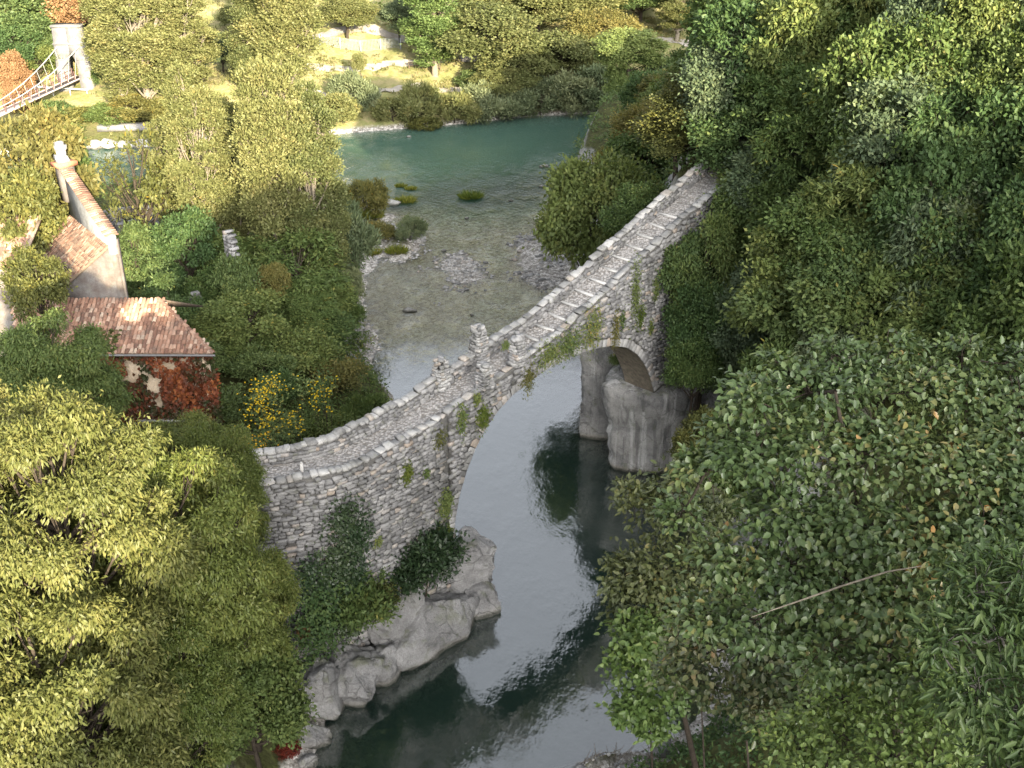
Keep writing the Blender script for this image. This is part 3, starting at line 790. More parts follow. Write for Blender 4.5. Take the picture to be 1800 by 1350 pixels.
# inner face of the far parapet
inner = []
for k in range(4):
    s = -14.7 + .2 * rs.rand()
    while s < 27:
        ln = rs.uniform(.22, .55); sc_ = s + ln / 2; hgt = rs.uniform(.15, .2)
        zc = float(deckz(sc_)) + .10 + k * .185 + .02 * rs.normal()
        if zc + hgt / 2 < float(copz(sc_) + FH(sc_)) + .03:
            sl = float(copz(sc_ + .3) - copz(sc_ - .3)) / .6
            inner.append((ln * .95, .2, hgt * .97, BP(sc_, BW - .42 - .02 - .04 * rs.rand(), zc), heading(sc_), math.atan(sl) + rs.normal() * .06))
        s += ln
stone_mass(inner, 'parapet_rubble', PAR_F, M['stone'])
# pale slabs along the front of every step
for a in STEP_S:
    V, F = stone_block(BW - .9 + rs.normal() * .06, .13, .15, rs, .05, .03)
    me = new_mesh('step_slab', V, F)
    o = obj('step_slab', me, M['step'], DECK)
    o.location = BP(a + .06, BW / 2 + .02, float(deckz(a)) + .125); o.rotation_euler = (math.pi / 2 * 0 + rs.normal() * .02, 0, heading(a) + math.pi / 2 + rs.normal() * .05)
    V2 = np.stack([V[:, 0], V[:, 2], -V[:, 1]], 1)
    me.vertices.foreach_set('co', V2.astype(np.float32).ravel()); me.update(); me.flip_normals()
# broken piers of the old gate at the crown
def pier(sx_, w, h, lab, wid=.8):
    g = thing('gate_pier', lab, 'pier', group='broken gate piers on the bridge')
    zb = float(deckz(sx_))
    st, z = [], 0.0
    k = 0
    while z < h:
        hh = rs.uniform(.11, .22)
        shr = 1 - .34 * (z / h) ** 2
        for sd_ in range(4):                                  # stones round the four sides
            q = -.5 + .1 * rs.rand()
            while q < .42:
                ln = rs.uniform(.26, .52)
                if z > h * .55 and sd_ in (2, 3) and rs.rand() < .8 * (z / h - .45): q += ln; continue
                if z > h - .5 and rs.rand() < .45 * (z - h + .5) / .5 + .1: q += ln; continue
                m_ = min(q + ln / 2, .4)
                ex, ey = ((m_, -.5), (.5, m_), (-m_, .5), (-.5, -m_))[sd_]
                p = BP(sx_ + ex * wid * shr * .8, w + ey * wid * shr * .8, zb + z + hh / 2 + rs.normal() * .02)
                st.append((ln * wid * .97, .24 * (.8 + .5 * rs.rand()), hh * rs.uniform(.85, 1.1), p, heading(sx_) + sd_ * math.pi / 2 + rs.normal() * .16, rs.normal() * .10))
                q += ln
        z += hh
    for i_ in range(4):
        p = BP(sx_ + rs.normal() * .12, w + rs.normal() * .12, zb + h - .12 + .1 * rs.rand()); st.append((rs.uniform(.25, .45), .3, rs.uniform(.15, .3), p, rs.rand() * 6, rs.normal() * .3))
    c = BP(sx_, w, zb + h * .45)
    c = BP(sx_ + .08, w - .06, zb + h * .36); V, F = box(c[0], c[1], c[2], wid * .55, wid * .55, h * .74, heading(sx_))
    obj('mortar_core', new_mesh('mortar_core', V, F), M['mortar'], g)
    stone_objs(st, 'stone', g, M['stone_pale'])
M['stone_pale'] = mat_stone('pale_rubble', (.21, .21, .21), (.31, .31, .31), (.42, .418, .41))
pier(4.55, BW - .3, 2.1, 'tallest broken pier, on the river side of the bridge crown, grass on top', .85)
pier(1.6, BW - .3, 1.7, 'low stub of a gate pier on the far parapet, downhill of the tallest one', .8)
pier(5.6, .22, 1.75, 'narrow broken pier on the near parapet, uphill one of two', .75)
pier(3.0, .22, 1.35, 'stubby broken pier on the near parapet, downhill one of two', .8)
# ------------------------------------------------------------------ rocks
import bmesh
def ico(sub):
    bm = bmesh.new(); bmesh.ops.create_icosphere(bm, subdivisions=sub, radius=1.0)
    V = np.array([v.co[:] for v in bm.verts]); F = np.array([[v.index for v in f.verts] for f in bm.faces]); bm.free()
    return V, F
ICO = {k: ico(k) for k in (2, 3, 4, 5)}
def rock_mesh(seed, dims, sub=5, cuts=14, rough=.07):
    r = np.random.RandomState(seed); V, F = ICO[sub]; V = V.copy()
    for k in range(cuts):
        d = unit(r.normal(size=3)); h = r.uniform(.55, .85)
        e = V @ d - h; V -= np.clip(e, 0, None)[:, None] * d * .92
    D_ = np.array(dims) * .5
    V *= 1 + rough * fbm(V[:, 0] * 2.2 + seed, V[:, 1] * 2.2, V[:, 2] * 2.2, 5)[:, None]
    W_ = V * D_
    rg = 1 - np.abs(fbm(W_[:, 0] * .9 + seed, W_[:, 1] * .9, W_[:, 2] * 1.3, 5)); V *= 1 + (.10 * (rg - .6) / max(1.0, D_.mean() * .5))[:, None]
    led = noise(W_[:, 0] * .5 + W_[:, 2] * 1.6, W_[:, 1] * .5, seed * 1.0); V *= 1 + (.05 * np.sign(led) * np.clip(np.abs(led) * 8, 0, 1) / max(1.0, D_.mean() * .5))[:, None]
    cr = np.abs(noise(V[:, 0] * 1.7 + seed * 3.1, V[:, 1] * 1.7, V[:, 2] * .8))
    V *= 1 - .10 * np.clip(1 - cr / .06, 0, 1)[:, None]
    V *= np.array(dims) * .5
    me = new_mesh('rock', V, F); smooth(me)
    return me
def rock(name, parent, seed, c, dims, rz=0, tilt=(0, 0), mat='rock', sub=5, **k):
    o = obj(name, rock_mesh(seed, dims, sub), M[mat], parent, **k)
    o.location = c; o.rotation_euler = (tilt[0], tilt[1], rz)
    return o
out = thing('rock_outcrop', 'pale grey bedrock ledge under the bridge wall, sloping into the dark pool', 'rock', (0, 0, 0))
rock('rock', out, 3, (-4.6, 47.6, .55), (9.6, 4.6, 4.6), .80, (.30, .06))
rock('rock', out, 5, (-2.5, 51.4, 1.5), (3.2, 3.6, 5.8), .5, (0, .1))
rock('rock', out, 8, (-1.85, 50.2, .2), (2.6, 2.8, 2.6), .9)
rock('rock', out, 11, (-8.3, 43.4, .7), (4.2, 3.4, 3.9), .8, (.25, .1))
rock('rock', out, 12, (-9.7, 42.2, 1.3), (3.6, 3.4, 4.4), .9, (.1, .1))
rock('rock', out, 14, (-6.9, 44.6, .3), (3.0, 2.6, 3.0), .9, (.3, 0))
rock('rock', out, 15, (-10.0, 40.0, .1), (2.4, 2.0, 2.0), .5)
rock('rock', out, 17, (-6.4, 47.3, 2.2), (5.0, 3.4, 3.6), .8, (.2, 0))
rock('boulder', None, 19, (-9.75, 38.5, .1), (1.1, 1.0, 1.2), .2, sub=4, label='small rounded boulder at the waterline below the red creeper', cat='boulder')

def prism(name, poly, levels, parent, mat, amp=.25, seed=0, n=72, **k):
    """rock mass: plan outline, list of (z, inset) from bottom to top, noisy"""
    P = np.array(poly, float); Q = np.concatenate([P, P[:1]]); L = np.concatenate([[0], np.cumsum(np.hypot(*np.diff(Q, axis=0).T))])
    t = np.linspace(0, L[-1], n, endpoint=False)
    R = np.stack([np.interp(t, L, Q[:, 0]), np.interp(t, L, Q[:, 1])], 1); c = P.mean(0)
    lz = np.array([a for a, b in levels]); li = np.array([b for a, b in levels])
    zz = np.arange(lz[0], lz[-1], .25); ins = np.interp(zz, lz, li)
    rings = []
    for z_, i_ in zip(zz, ins):
        d = R - c; D = d / np.linalg.norm(d, axis=1)[:, None]
        o_ = amp * fbm(R[:, 0] * .9 + seed, R[:, 1] * .9, z_ * .9, 5) + amp * .25 * np.round(fbm(R[:, 0] * .5, R[:, 1] * .5 + seed, z_ * .5, 2) * 2) / 2
        rings.append(np.concatenate([R + D * (o_ - i_)[:, None], np.full((n, 1), z_)], 1))
    top = rings[-1]
    for f in (.8, .55, .3, .02):
        q = top.copy(); q[:, :2] = c + (q[:, :2] - c) * f; q[:, 2] += .35 * amp * fbm(q[:, 0], q[:, 1], seed, 4) * 2 + .15; rings.append(q)
    V = np.concatenate(rings); m = len(rings)
    i = np.arange(m - 1)[:, None] * n; j = np.arange(n)[None]; j2 = (j + 1) % n
    F = np.stack([i + j, i + j2, i + n + j2, i + n + j], -1).reshape(-1, 4)
    me = new_mesh(name, V, F); smooth(me)
    return obj(name, me, M[mat], parent, **k)
prism('rock_pier', [(6.55, 66.0), (6.9, 65.3), (8.4, 64.75), (9.9, 64.45), (11.2, 64.8), (12.8, 66.2), (12.5, 69), (9, 70), (7.2, 68.2)], [(-2.5, .3), (-.2, .28), (.4, .1), (1.0, .15), (3.5, .0), (5.6, -.4), (6.3, -.45), (6.65, -.3)], None, 'rock_pier', .20, 2.2,
      label='streaked rock block in the water carrying the uphill end of the arch', cat='rock')
prism('rock_buttress', [(4.95, 69.9), (6, 69.4), (9, 69.6), (14, 71), (16, 76), (10, 79), (6, 76)], [(-2.5, .1), (0, .1), (3, 0), (8, -.1), (11.5, .3)], None, 'rock_pier', .25, 7.7,
      label='dark rock buttress standing in the water behind the arch', cat='rock')
prism('rock_cliff', [(11.3, 65.0), (12.6, 63.6), (15, 62.8), (20, 64), (20, 70), (14, 71)], [(-1, .0), (4, .1), (8, .5), (12.5, 1.6)], None, 'rock', .55, 4.1, label='craggy cliff under the trees beside the streaked rock block', cat='cliff')

# boulders of the shore under the suspension bridge
rs = np.random.RandomState(5)
k = 0
for (u, v, w) in [(150, 250, 22), (168, 247, 30), (190, 243, 34), (212, 240, 30), (232, 238, 26), (250, 236, 34), (270, 232, 30), (135, 254, 14), (120, 258, 12), (105, 255, 10), (180, 258, 16), (205, 256, 18), (226, 252, 20), (246, 250, 18), (268, 248, 22), (288, 240, 24), (98, 247, 10)]:
    z = max(0, (262 - v) * .055); p = atz(u, v, z + .3); w *= .085
    rock('boulder', None, 40 + k, (p.x, p.y, gz(p.x, p.y) + w * .15), (w, w * .9, w * .7), rs.rand() * 6, mat='pale_rock', sub=3, label='pale riprap boulder on the far shore below the suspension bridge', cat='boulder', group='riprap boulders on the far shore')
    k += 1
for (u, v, w, lab) in [(690, 357, 40, 'flat pale rock slab beside the bright tuft in the river'), (820, 383, 10, 'pale stone breaking the surface of the shallows, left of the crossing'),
    (955, 292, 22, 'white stone in the riffle near the yellow tree'), (953, 327, 14, 'white stone in the shallows below the riffle'), (898, 352, 9, 'tiny white stone in mid shallows'), (1027, 305, 12, 'pale stone near the bridge side shore'),
    (830, 553, 8, 'small white stone on the shallow bed beside the bridge pier'), (780, 440, 12, 'flat stone above the gravel patch'), (720, 545, 26, 'pale flat slab at the gravel edge of the shrubby bank'), (718, 240, 12, 'white stone at the foot of the far bank shrubs')]:
    p = atz(u, v, .1); w *= pxm(p.y, 0)
    rock('boulder', None, 70 + k, (p.x, p.y, .05), (w, w * .6, w * .35 + .15), rs.rand() * .6, mat='pale_rock', sub=3, label=lab, cat='boulder', group='stones in the shallows')
    k += 1
# loose gravel on the bars
def pebbles(name, cx, cy, rx, ry, n, seed, smin, smax, lab):
    r = np.random.RandomState(seed); V0, F0 = ICO[2]
    base = V0[:, :] ; parts = []; val = []
    V1, F1 = bm_ico1
    a, q = r.rand(n) * 6.283, np.sqrt(r.rand(n))
    X, Y = cx + rx * q * np.cos(a), cy + ry * q * np.sin(a); Z = ground(X, Y)
    for i in range(n):
        if Z[i] < -.12 or noise(X[i] * .55 + seed * 3, Y[i] * .4) + .25 * r.normal() < -.12: continue
        s = smin * .6 + (smax * 1.35 - smin * .6) * r.rand() ** 3
        parts.append((V1 * s * [1, .8, .55] * (1 + .2 * r.normal(size=(len(V1), 1))) + [X[i], Y[i], max(Z[i], -.02) + s * .15], F1)); val += [r.rand()] * len(F1)
    if not parts: return
    V, F = pack(parts); me = new_mesh(name, V, F); at = me.attributes.new('v', 'FLOAT', 'FACE'); at.data.foreach_set('value', np.array(val, np.float32))
    obj(name, me, M['stone_pale'], None, lab, 'gravel', None, 'stuff')
bm_ico1 = ico(1)
pebbles('gravel', -4.6, 103.0, 5.0, 9.5, 1900, 1, .08, .22, 'pale gravel patch in the middle of the shallows')
pebbles('gravel', -12.9, 84.5, 1.6, 6, 700, 2, .08, .2, 'pale gravel strip along the shrubby bank above the bridge')
pebbles('gravel', 2.6, 106, 3.6, 11, 1500, 3, .08, .25, 'white gravel shore under the tree behind the bridge')
pebbles('gravel', -12, 111.5, 4.2, 7, 900, 4, .08, .22, 'stony edge of the shrub island')
pebbles('gravel', 5.2, 38.0, 3.2, 1.8, 900, 6, .04, .13, 'pebble beach with driftwood at the edge of the pool')

# ------------------------------------------------------------------ roof tiles and houses
M['tile'] = None
def mat_tile():
    m = NT('clay_tiles'); P = m.pos()
    rr = m.math('FRACT', m.math('ADD', m.attr('v'), m.rnd()))
    col = m.ramp(rr, [(0, (.10, .055, .042)), (.3, (.17, .095, .068)), (.6, (.24, .14, .10)), (.85, (.30, .20, .15)), (1, (.35, .28, .22))])
    n1, n2 = m.noise(P, 1.1, 4, .6), m.noise(P, 9, 4, .6)
    col = m.mix(m.map(n1, .42, .70, 0, .55), col, (.09, .075, .066))
    col = m.mix(m.map(n2, .55, .75, 0, .6), col, (.30, .27, .22))
    return m.done(m.bsdf(col, .9, m.bump(n2, .4, .02), .2))
M['tile'] = mat_tile()
M['plaster'] = mat_stone('flaking_plaster', (.09, .068, .06), (.135, .12, .112), (.18, .176, .172), 1.6, False, .1, .5)
M['plaster_warm'] = mat_stone('ochre_plaster', (.30, .23, .15), (.40, .32, .23), (.46, .39, .30), 1.6, False, .1, .4)
M['slate'] = mat_stone('grey_render', (.15, .16, .165), (.22, .23, .235), (.30, .305, .31), 2, False, .2, .5)
M['terracotta'] = mat_plain('terracotta', (.40, .15, .085), .85, .3, 5)
M['wood'] = mat_plain('weathered_wood', (.13, .10, .075), .9, .35, 8)
M['dark'] = mat_plain('opening_shade', (.018, .016, .015), .9, .2, 4)  # near-black colour standing in for the unlit inside of openings
M['gutter'] = mat_plain('zinc', (.12, .12, .125), .5, .2, 4, .5)
def tile_mesh(seed):
    r = np.random.RandomState(seed); n = 4; an = np.linspace(0, math.pi, n + 1); V = []
    for t, w in ((0, .125), (1, .095)):
        for a in an: V.append((w * math.cos(a), t * .5, w * math.sin(a) * .75 + .02 * (1 - t)))
    for t, w in ((0, .105), ):
        for a in an: V.append((w * math.cos(a), t, w * math.sin(a) * .70 - .012))
    k = n + 1
    F = [(i, i + 1, k + i + 1, k + i) for i in range(n)] + [(2 * k + i, 2 * k + i + 1, i + 1, i) for i in range(n)]
    me = new_mesh('tile_%d' % seed, np.array(V) + r.normal(size=(len(V), 3)) * .004, np.array(F)[:, ::-1])
    at = me.attributes.new('v', 'FLOAT', 'FACE'); at.data.foreach_set('value', np.zeros(len(F), np.float32))
    return me
TILES = [tile_mesh(k) for k in range(4)]
def tile_roof(parent, O, e, f, mask, la, lf, seed, cap=300, pitch=.24, row=.36):
    """tiles on the plane O + a*e + b*f; e along the eave, f up the slope"""
    r = np.random.RandomState(seed); O, e, f = Vector(O), Vector(e).normalized(), Vector(f).normalized(); nrm = e.cross(f).normalized()
    if nrm.z < 0: nrm = -nrm; 
    lst = []
    for i in range(int(la / pitch)):
        for j in range(int(lf / row)):
            a, b = (i + .5) * pitch, j * row
            if not mask(a, b + .18): continue
            p = O + e * (a + r.normal() * .012) + f * (b + r.normal() * .025) + nrm * (.035 + .012 * r.rand())
            R = Matrix((e, f, nrm)).transposed() @ Matrix.Rotation(r.normal() * .05, 3, 'Z')
            lst.append((p, R))
    r.shuffle(lst)
    for p, R in lst[:cap]:
        o = obj('roof_tile', TILES[r.randint(4)], M['tile'], parent); o.matrix_local = Matrix.Translation(p) @ R.to_4x4()
    if len(lst) > cap:
        parts, val = [], []
        for p, R in lst[cap:]:
            me = TILES[0]; V = np.array([(R @ v.co + p)[:] for v in me.vertices]); F = np.array([list(q.vertices) for q in me.polygons]); parts.append((V, F)); val += [r.rand()] * len(F)
        V, F = pack(parts); me = new_mesh('tiles', V, F); at = me.attributes.new('v', 'FLOAT', 'FACE'); at.data.foreach_set('value', np.array(val, np.float32))
        obj('roof_tiling', me, M['tile'], parent, kind='stuff')
    return len(lst)
def quad(name, pts, mat, parent, thick=.12):
    P = np.array(pts, float); n = np.cross(P[1] - P[0], P[3] - P[0]); n /= np.linalg.norm(n)
    V = np.concatenate([P, P - n * thick]); F = [(0, 1, 2, 3), (7, 6, 5, 4)] + [((k + 1) % 4, k, 4 + k, 4 + (k + 1) % 4) for k in range(4)]
    return obj(name, new_mesh(name, V, np.array(F)), M[mat], parent)

H1 = thing('farmhouse', 'low house with a hipped clay tile roof, front wall under red creeper', 'house', (0, 0, 0))
hx0, hx1, hy0, hy1, ez, rz_ = -26.6, -18.9, 61.5, 68.3, 11.0, 13.05
ov = .55; yr = 64.9
e0, e1, rb, ra = Vector((-26.7, hy0 - ov, ez)), Vector((hx1 + ov, hy0 - ov, ez)), Vector((-22.6, yr, rz_)), Vector((-28.6, yr, rz_))
g0, g1 = Vector((-31.5, 63.5, 10.6)), Vector((-33.0, 67.5, 12.4))
def wallq(a, b, z0, z1, t=.4):
    a, b = Vector(a), Vector(b); d = (b - a).normalized(); n_ = Vector((d.y, -d.x, 0))
    quad('wall', [(*a.xy, z0), (*b.xy, z0), (*b.xy, z1), (*a.xy, z1)], 'plaster_warm', H1, t)
wallq((-26.4, hy0, 0), (hx1, hy0, 0), 3.5, ez + .05); wallq((hx1, hy0 + .01, 0), (-23.2, 66.2, 0), 3.5, ez); wallq((-30.9, 63.9, 0), (-26.41, hy0, 0), 3.5, 10.6)
RF = quad('roof', [e0, e1, rb, ra], 'wood', H1, .12); RL = quad('roof', [g0, e0 + Vector((-.01, 0, 0)), ra, g1], 'wood', H1, .12)
quad('roof', [rb, (-20.5, 67.2, 11.6), (-28.6, 67.6, 11.6), ra + Vector((0, .01, 0))], 'wood', H1, .12)
fv = (ra - e0); fv.x = 0; la, lf = e1.x - ra.x, fv.length
def m_front(a, b):
    t = b / lf; x = ra.x + a; return x > e0.x + t * (ra.x - e0.x) - .05 and x < e1.x + t * (rb.x - e1.x) + .1 and t < 1.0
tile_roof(RF, (ra.x, e0.y, ez), (1, 0, 0), fv, m_front, la, lf, 3)
ge = (e0 - g0).normalized(); gn = ge.cross(ra - e0).normalized(); gf = gn.cross(ge).normalized()
def m_left(a, b):
    p = g0 + ge * a + gf * b; t = b / ((ra - e0).dot(gf)); lim0 = t * (g1 - g0).dot(ge); lim1 = (e0 - g0).length + t * (ra - e0).dot(ge)
    return t < 1 and lim0 < a < lim1
tile_roof(RL, g0 + ge * -4, ge, gf, lambda a, b: m_left(a - 4, b), 12, 6, 4, 0)
def ridge_tiles(parent, p, q, seed):
    r = np.random.RandomState(seed); p, q = Vector(p), Vector(q); d = (q - p); n = int(d.length / .4); d.normalize()
    sidev = d.cross(Vector((0, 0, 1))).normalized(); up = sidev.cross(d).normalized()
    for i in range(n):
        o = obj('ridge_tile', TILES[r.randint(4)], M['tile'], parent)
        R = Matrix((sidev, d, up)).transposed()
        o.matrix_local = Matrix.Translation(p + d * (i * .4) + up * (.06 + .01 * r.rand())) @ R.to_4x4() @ Matrix.Scale(1.15, 4)
ridge_tiles(RF, e0, ra, 1); ridge_tiles(RF, e1, rb, 2)
V, F = tube([(e0.x - .1, hy0 - ov - .06, ez - .04), (hx1 + ov + .1, hy0 - ov - .06, ez - .06)], [.07, .07], 8)
obj('gutter', new_mesh('gutter', V, F), M['gutter'], H1)
for (x0, x1, z0, z1) in ((-23.9, -23.0, 7.2, 8.6), (-20.9, -20.1, 7.2, 8.5)):
    w_ = obj('window', new_mesh('window', *box((x0 + x1) / 2, hy0 - .015, (z0 + z1) / 2, x1 - x0, .06, z1 - z0)), M['dark'], H1)
    obj('sill', new_mesh('sill', *box((x0 + x1) / 2, hy0 - .1, z0 - .06, x1 - x0 + .3, .24, .1)), M['coping'], w_)
obj('ledge', new_mesh('ledge', *box(-21.9, hy0 - .25, 6.25, 3.6, .5, .12)), M['coping'], H1)

H2 = thing('tall_house', 'taller old house with flaking white gable and tile-capped firewall', 'house', (0, 0, 0))
wx0, wx1, wy = -28.9, -24.9, 65.6
# gable wall: high at its right corner, following the roof down to the left
P = [(wx0, wy, 6), (wx1, wy, 6), (wx1 + .05, wy, 16.75), (wx0, wy, 13.45)]
quad('wall', P, 'plaster', H2, .45)
SD = Vector((-4.7, 6.2, 0)); sdl = SD.length
quad('wall', [(wx1, wy + .01, 6), (wx1 + SD.x, wy + SD.y, 6), (wx1 + SD.x, wy + SD.y, 18.7), (wx1, wy + .01, 16.7)], 'plaster', H2, .4)
bx = Vector((wx1, wy, 16.6)); SDN = SD.normalized()
dn = Vector((-6.0, -.15, -4.9))
R2 = quad('roof', [bx, bx + dn, bx + dn + SD, bx + SD], 'wood', H2, .15)
up_e = SD.normalized()
def m_all(a, b): return True
dl_ = dn.length
tile_roof(R2, bx + dn + Vector((0, 0, .05)), up_e, -dn, lambda a, b: not (1.2 < a < 2.6 and 2.7 < b < 4.2), sdl, dl_, 7, 260)
op = bx + dn * .45 + SD * .25
hole_shade = obj('roof_hole_shade', new_mesh('roof_hole_shade', *box(op.x, op.y, op.z + .03, 1.1, 1.0, .12, .6)), M['dark'], H2)  # dark slab laid on the roof; its colour gives the gap's unlit inside
for j in range(5):
    q = op + Vector((-.5 + .25 * j, 0, .12)); V, F = box(q.x, q.y, q.z - .02, .07, 1.3, .08, .6); obj('batten', new_mesh('batten', V, F), M['wood'], H2)
# firewall standing above the roof along its right edge, tile capped, slopes down towards the gable
n2 = Vector((SDN.y, -SDN.x, 0))
f0, f1 = Vector((wx1, wy, 0)) - n2 * .2, Vector((wx1, wy, 0)) - n2 * .2 + SD
za_, zb_ = 17.0, 19.6
V = np.array([(*(f0 + n2 * .25).xy, 15.8), (*(f0 - n2 * .25).xy, 15.8), (*(f1 - n2 * .25).xy, 15.8), (*(f1 + n2 * .25).xy, 15.8),
              (*(f0 + n2 * .25).xy, za_), (*(f0 - n2 * .25).xy, za_), (*(f1 - n2 * .25).xy, zb_), (*(f1 + n2 * .25).xy, zb_)])
fw = obj('firewall', new_mesh('firewall', V, np.array([(0, 1, 5, 4), (1, 2, 6, 5), (2, 3, 7, 6), (3, 0, 4, 7), (4, 5, 6, 7)])), M['slate'], H2)
r = np.random.RandomState(9); nfw = int(sdl / .22)
for i in range(nfw):
    t = (i + .5) / nfw; p = f0.lerp(f1, t); z = za_ + (zb_ - za_) * t + .04
    for sgn in (-1, 1):
        o = obj('capping_tile', TILES[r.randint(4)], M['tile'], fw)
        dv = n2 * sgn; R = Matrix((Vector((-dv.y, dv.x, 0)), -dv, Vector((0, 0, 1)))).transposed()
        o.matrix_local = Matrix.Translation(Vector((p.x, p.y, z)) + dv * .42 + Vector((0, 0, -.06))) @ R.to_4x4() @ Matrix.Rotation(.22, 4, 'X')
cp = f1 + SDN * .1
ch = obj('chimney', new_mesh('chimney', *box(cp.x, cp.y, 18.6, .95, .8, 2.4, .9)), M['plaster'], H2)
obj('chimney_cap', new_mesh('chimney_cap', *pack([box(cp.x, cp.y, 19.9, 1.35, 1.1, .28, .9)])), M['terracotta'], H2)
rq = np.random.RandomState(8)
for z_, w_, h_ in ((20.25, .85, .5), (20.62, .62, .4), (20.95, .7, .42), (21.25, .5, .3)):
    V, F = stone_block(w_, w_ * .85, h_, rq, .12, .14); o = obj('chimney_stone', new_mesh('chimney_stone', V, F), M['pale_rock'], ch); o.location = (cp.x + rq.normal() * .05, cp.y, z_); o.rotation_euler = (0, 0, rq.rand() * 3)
H3 = thing('shed', 'small shed roof with a tiled edge at the picture edge behind the robinia', 'shed', (0, 0, 0))
p0 = aty(0, 440, 66)
V, F = box(-33.9, 68, 10, 4.5, 4, 9); obj('wall', new_mesh('wall', V, F), M['plaster'], H3)
quad('roof', [(-36.6, 65.6, 14.4), (-31.4, 65.6, 14.8), (-31.4, 70.4, 16.6), (-36.6, 70.4, 16.2)], 'tile', H3, .15)
tile_roof(H3, Vector((-36.6, 65.6, 14.45)), (5.2, 0, .4), (0, 4.8, 1.8), lambda a, b: True, 5.2, 5.1, 12, 120)

# red creeper on the front wall of the low house
rs = np.random.RandomState(31)
n = 6200
X = rs.uniform(-26.4, hx1 + .5, n); Z = rs.uniform(4.6, 11.2, n)
keep = fbm(X * .8, Z * .8, 5) + .55 - .55 * ((Z > 10.0) & (X > -24)) - .3 * ((np.abs(X + 22.3) < .7) & (np.abs(Z - 9.2) < .9)) > -.12
X, Z = X[keep], Z[keep]; n = len(X)
Pp = np.stack([X, hy0 - .08 - .32 * rs.rand(n) - .25 * np.clip(fbm(X, Z), 0, 1), Z], 1)
V, F = leaf_cards(Pp, unit(np.array([0, -1, .35]) + rs.normal(size=(n, 3)) * .45), unit(rs.normal(size=(n, 3)) * .6 + np.array([0, -.2, -.9])), .26 * (.6 + .7 * rs.rand(n)), .22 * (.6 + .7 * rs.rand(n)), .1)
val = np.clip(.35 + .55 * fbm(X * .7 + 9, Z * .7) + .3 * rs.normal(size=n) * .6 + .12 * (Z > 7), 0, 1)
cr = obj('creeper', crown_mesh('creeper', V, F, val), M['leaf_red'], None, 'red and green autumn creeper over the front wall of the low house', 'creeper')
n = 900
X = rs.uniform(-27.2, -24.4, n); B = rs.rand(n) ** 1.6 * 1.6
Pp = np.stack([X, hy0 - ov + B, ez + .12 + B * .5 + .1 * rs.rand(n)], 1)
V, F = leaf_cards(Pp, unit(np.array([0, -.3, 1]) + rs.normal(size=(n, 3)) * .4), unit(rs.normal(size=(n, 3))), .24 * (.6 + .7 * rs.rand(n)), .2 * (.6 + .7 * rs.rand(n)), .1)
obj('creeper_on_roof', crown_mesh('creeper2', V, F, np.clip(rs.rand(n) * .6, 0, 1)), M['leaf_olive'], None, 'olive creeper spilling over the corner of the hipped roof', 'creeper')

# ------------------------------------------------------------------ suspension footbridge, far up the river
SBR = thing('suspension_bridge', 'distant suspension footbridge with a pale gothic stone tower', 'bridge', (0, 0, 0))
tx, ty = -64.6, 166.0
def tower():
    zs = np.array([2.0, 6.6, 7.4, 8.3, 9.0, 9.5, 9.9, 10.2, 10.35, 11.2, 12.6, 13.2, 13.9])
    hw = np.interp(zs, [2, 6.6, 11.6, 13.9], [2.55, 2.4, 2.1, 1.95])
    op = np.interp(zs, [2, 8.3, 9.0, 9.5, 9.9, 10.2, 10.35], [.8, .8, .72, .56, .36, .14, 0], right=0)
    parts = []
    n = len(zs); d = 1.3
    for sgn in (-1, 1):
        ring = np.stack([np.stack([tx + sgn * op, np.full(n, ty - d), zs], 1), np.stack([tx + sgn * hw, np.full(n, ty - d), zs], 1), np.stack([tx + sgn * hw, np.full(n, ty + d), zs], 1), np.stack([tx + sgn * op, np.full(n, ty + d), zs], 1)], 1)
        V = ring.reshape(-1, 3); i = np.arange(n - 1) * 4
        F = [np.stack([i + a, i + b, i + 4 + b, i + 4 + a], 1) for a, b in ((0, 1), (1, 2), (2, 3), (3, 0))]
        F.append(np.array([[4 * n - 4, 4 * n - 3, 4 * n - 2, 4 * n - 1]]))
        F = np.concatenate(F)
        parts.append((V, F if sgn > 0 else F[:, ::-1]))
    return pack(parts)
M['tower'] = mat_stone('tower_stone', (.11, .11, .115), (.17, .17, .175), (.23, .23, .23), 1.2, False, .25, .4)
tw = obj('tower', new_mesh('tower', *tower()), M['tower'], SBR)
for z, w, h in ((11.55, 4.42, .22), (9.35, 4.62, .14)):
    if h < .2:
        for sgn in (-1, 1): obj('band', new_mesh('band', *box(tx + sgn * 1.55, ty - 1.33, z, 1.45, .12, h)), M['tower'], tw)
    else: obj('cornice', new_mesh('cornice', *box(tx, ty, z, w, 2.9, h)), M['tower'], tw)
obj('cap', new_mesh('cap', *box(tx, ty, 14.0, 4.25, 2.9, .3)), M['tower'], tw)
dk0, dk1 = Vector((tx + .2, ty + 1, 6.55)), Vector((tx - 4.5, 118, 6.35))
dd = (dk1 - dk0); ang = math.atan2(dd.y, dd.x); mid = (dk0 + dk1) / 2
V, F = box(mid.x, mid.y, mid.z, dd.length, 1.5, .18, ang)
M['plank'] = mat_plain('bleached_planks', (.42, .37, .35), .9, .2, 3)
M['iron'] = mat_plain('rusty_iron', (.10, .06, .055), .8, .3, 6)
M['cable'] = mat_plain('steel_cable', (.34, .36, .36), .6, .1, 6)
obj('deck', new_mesh('deck', V, F), M['plank'], SBR)
sn = Vector((-dd.y, dd.x, 0)).normalized()
npst = 22
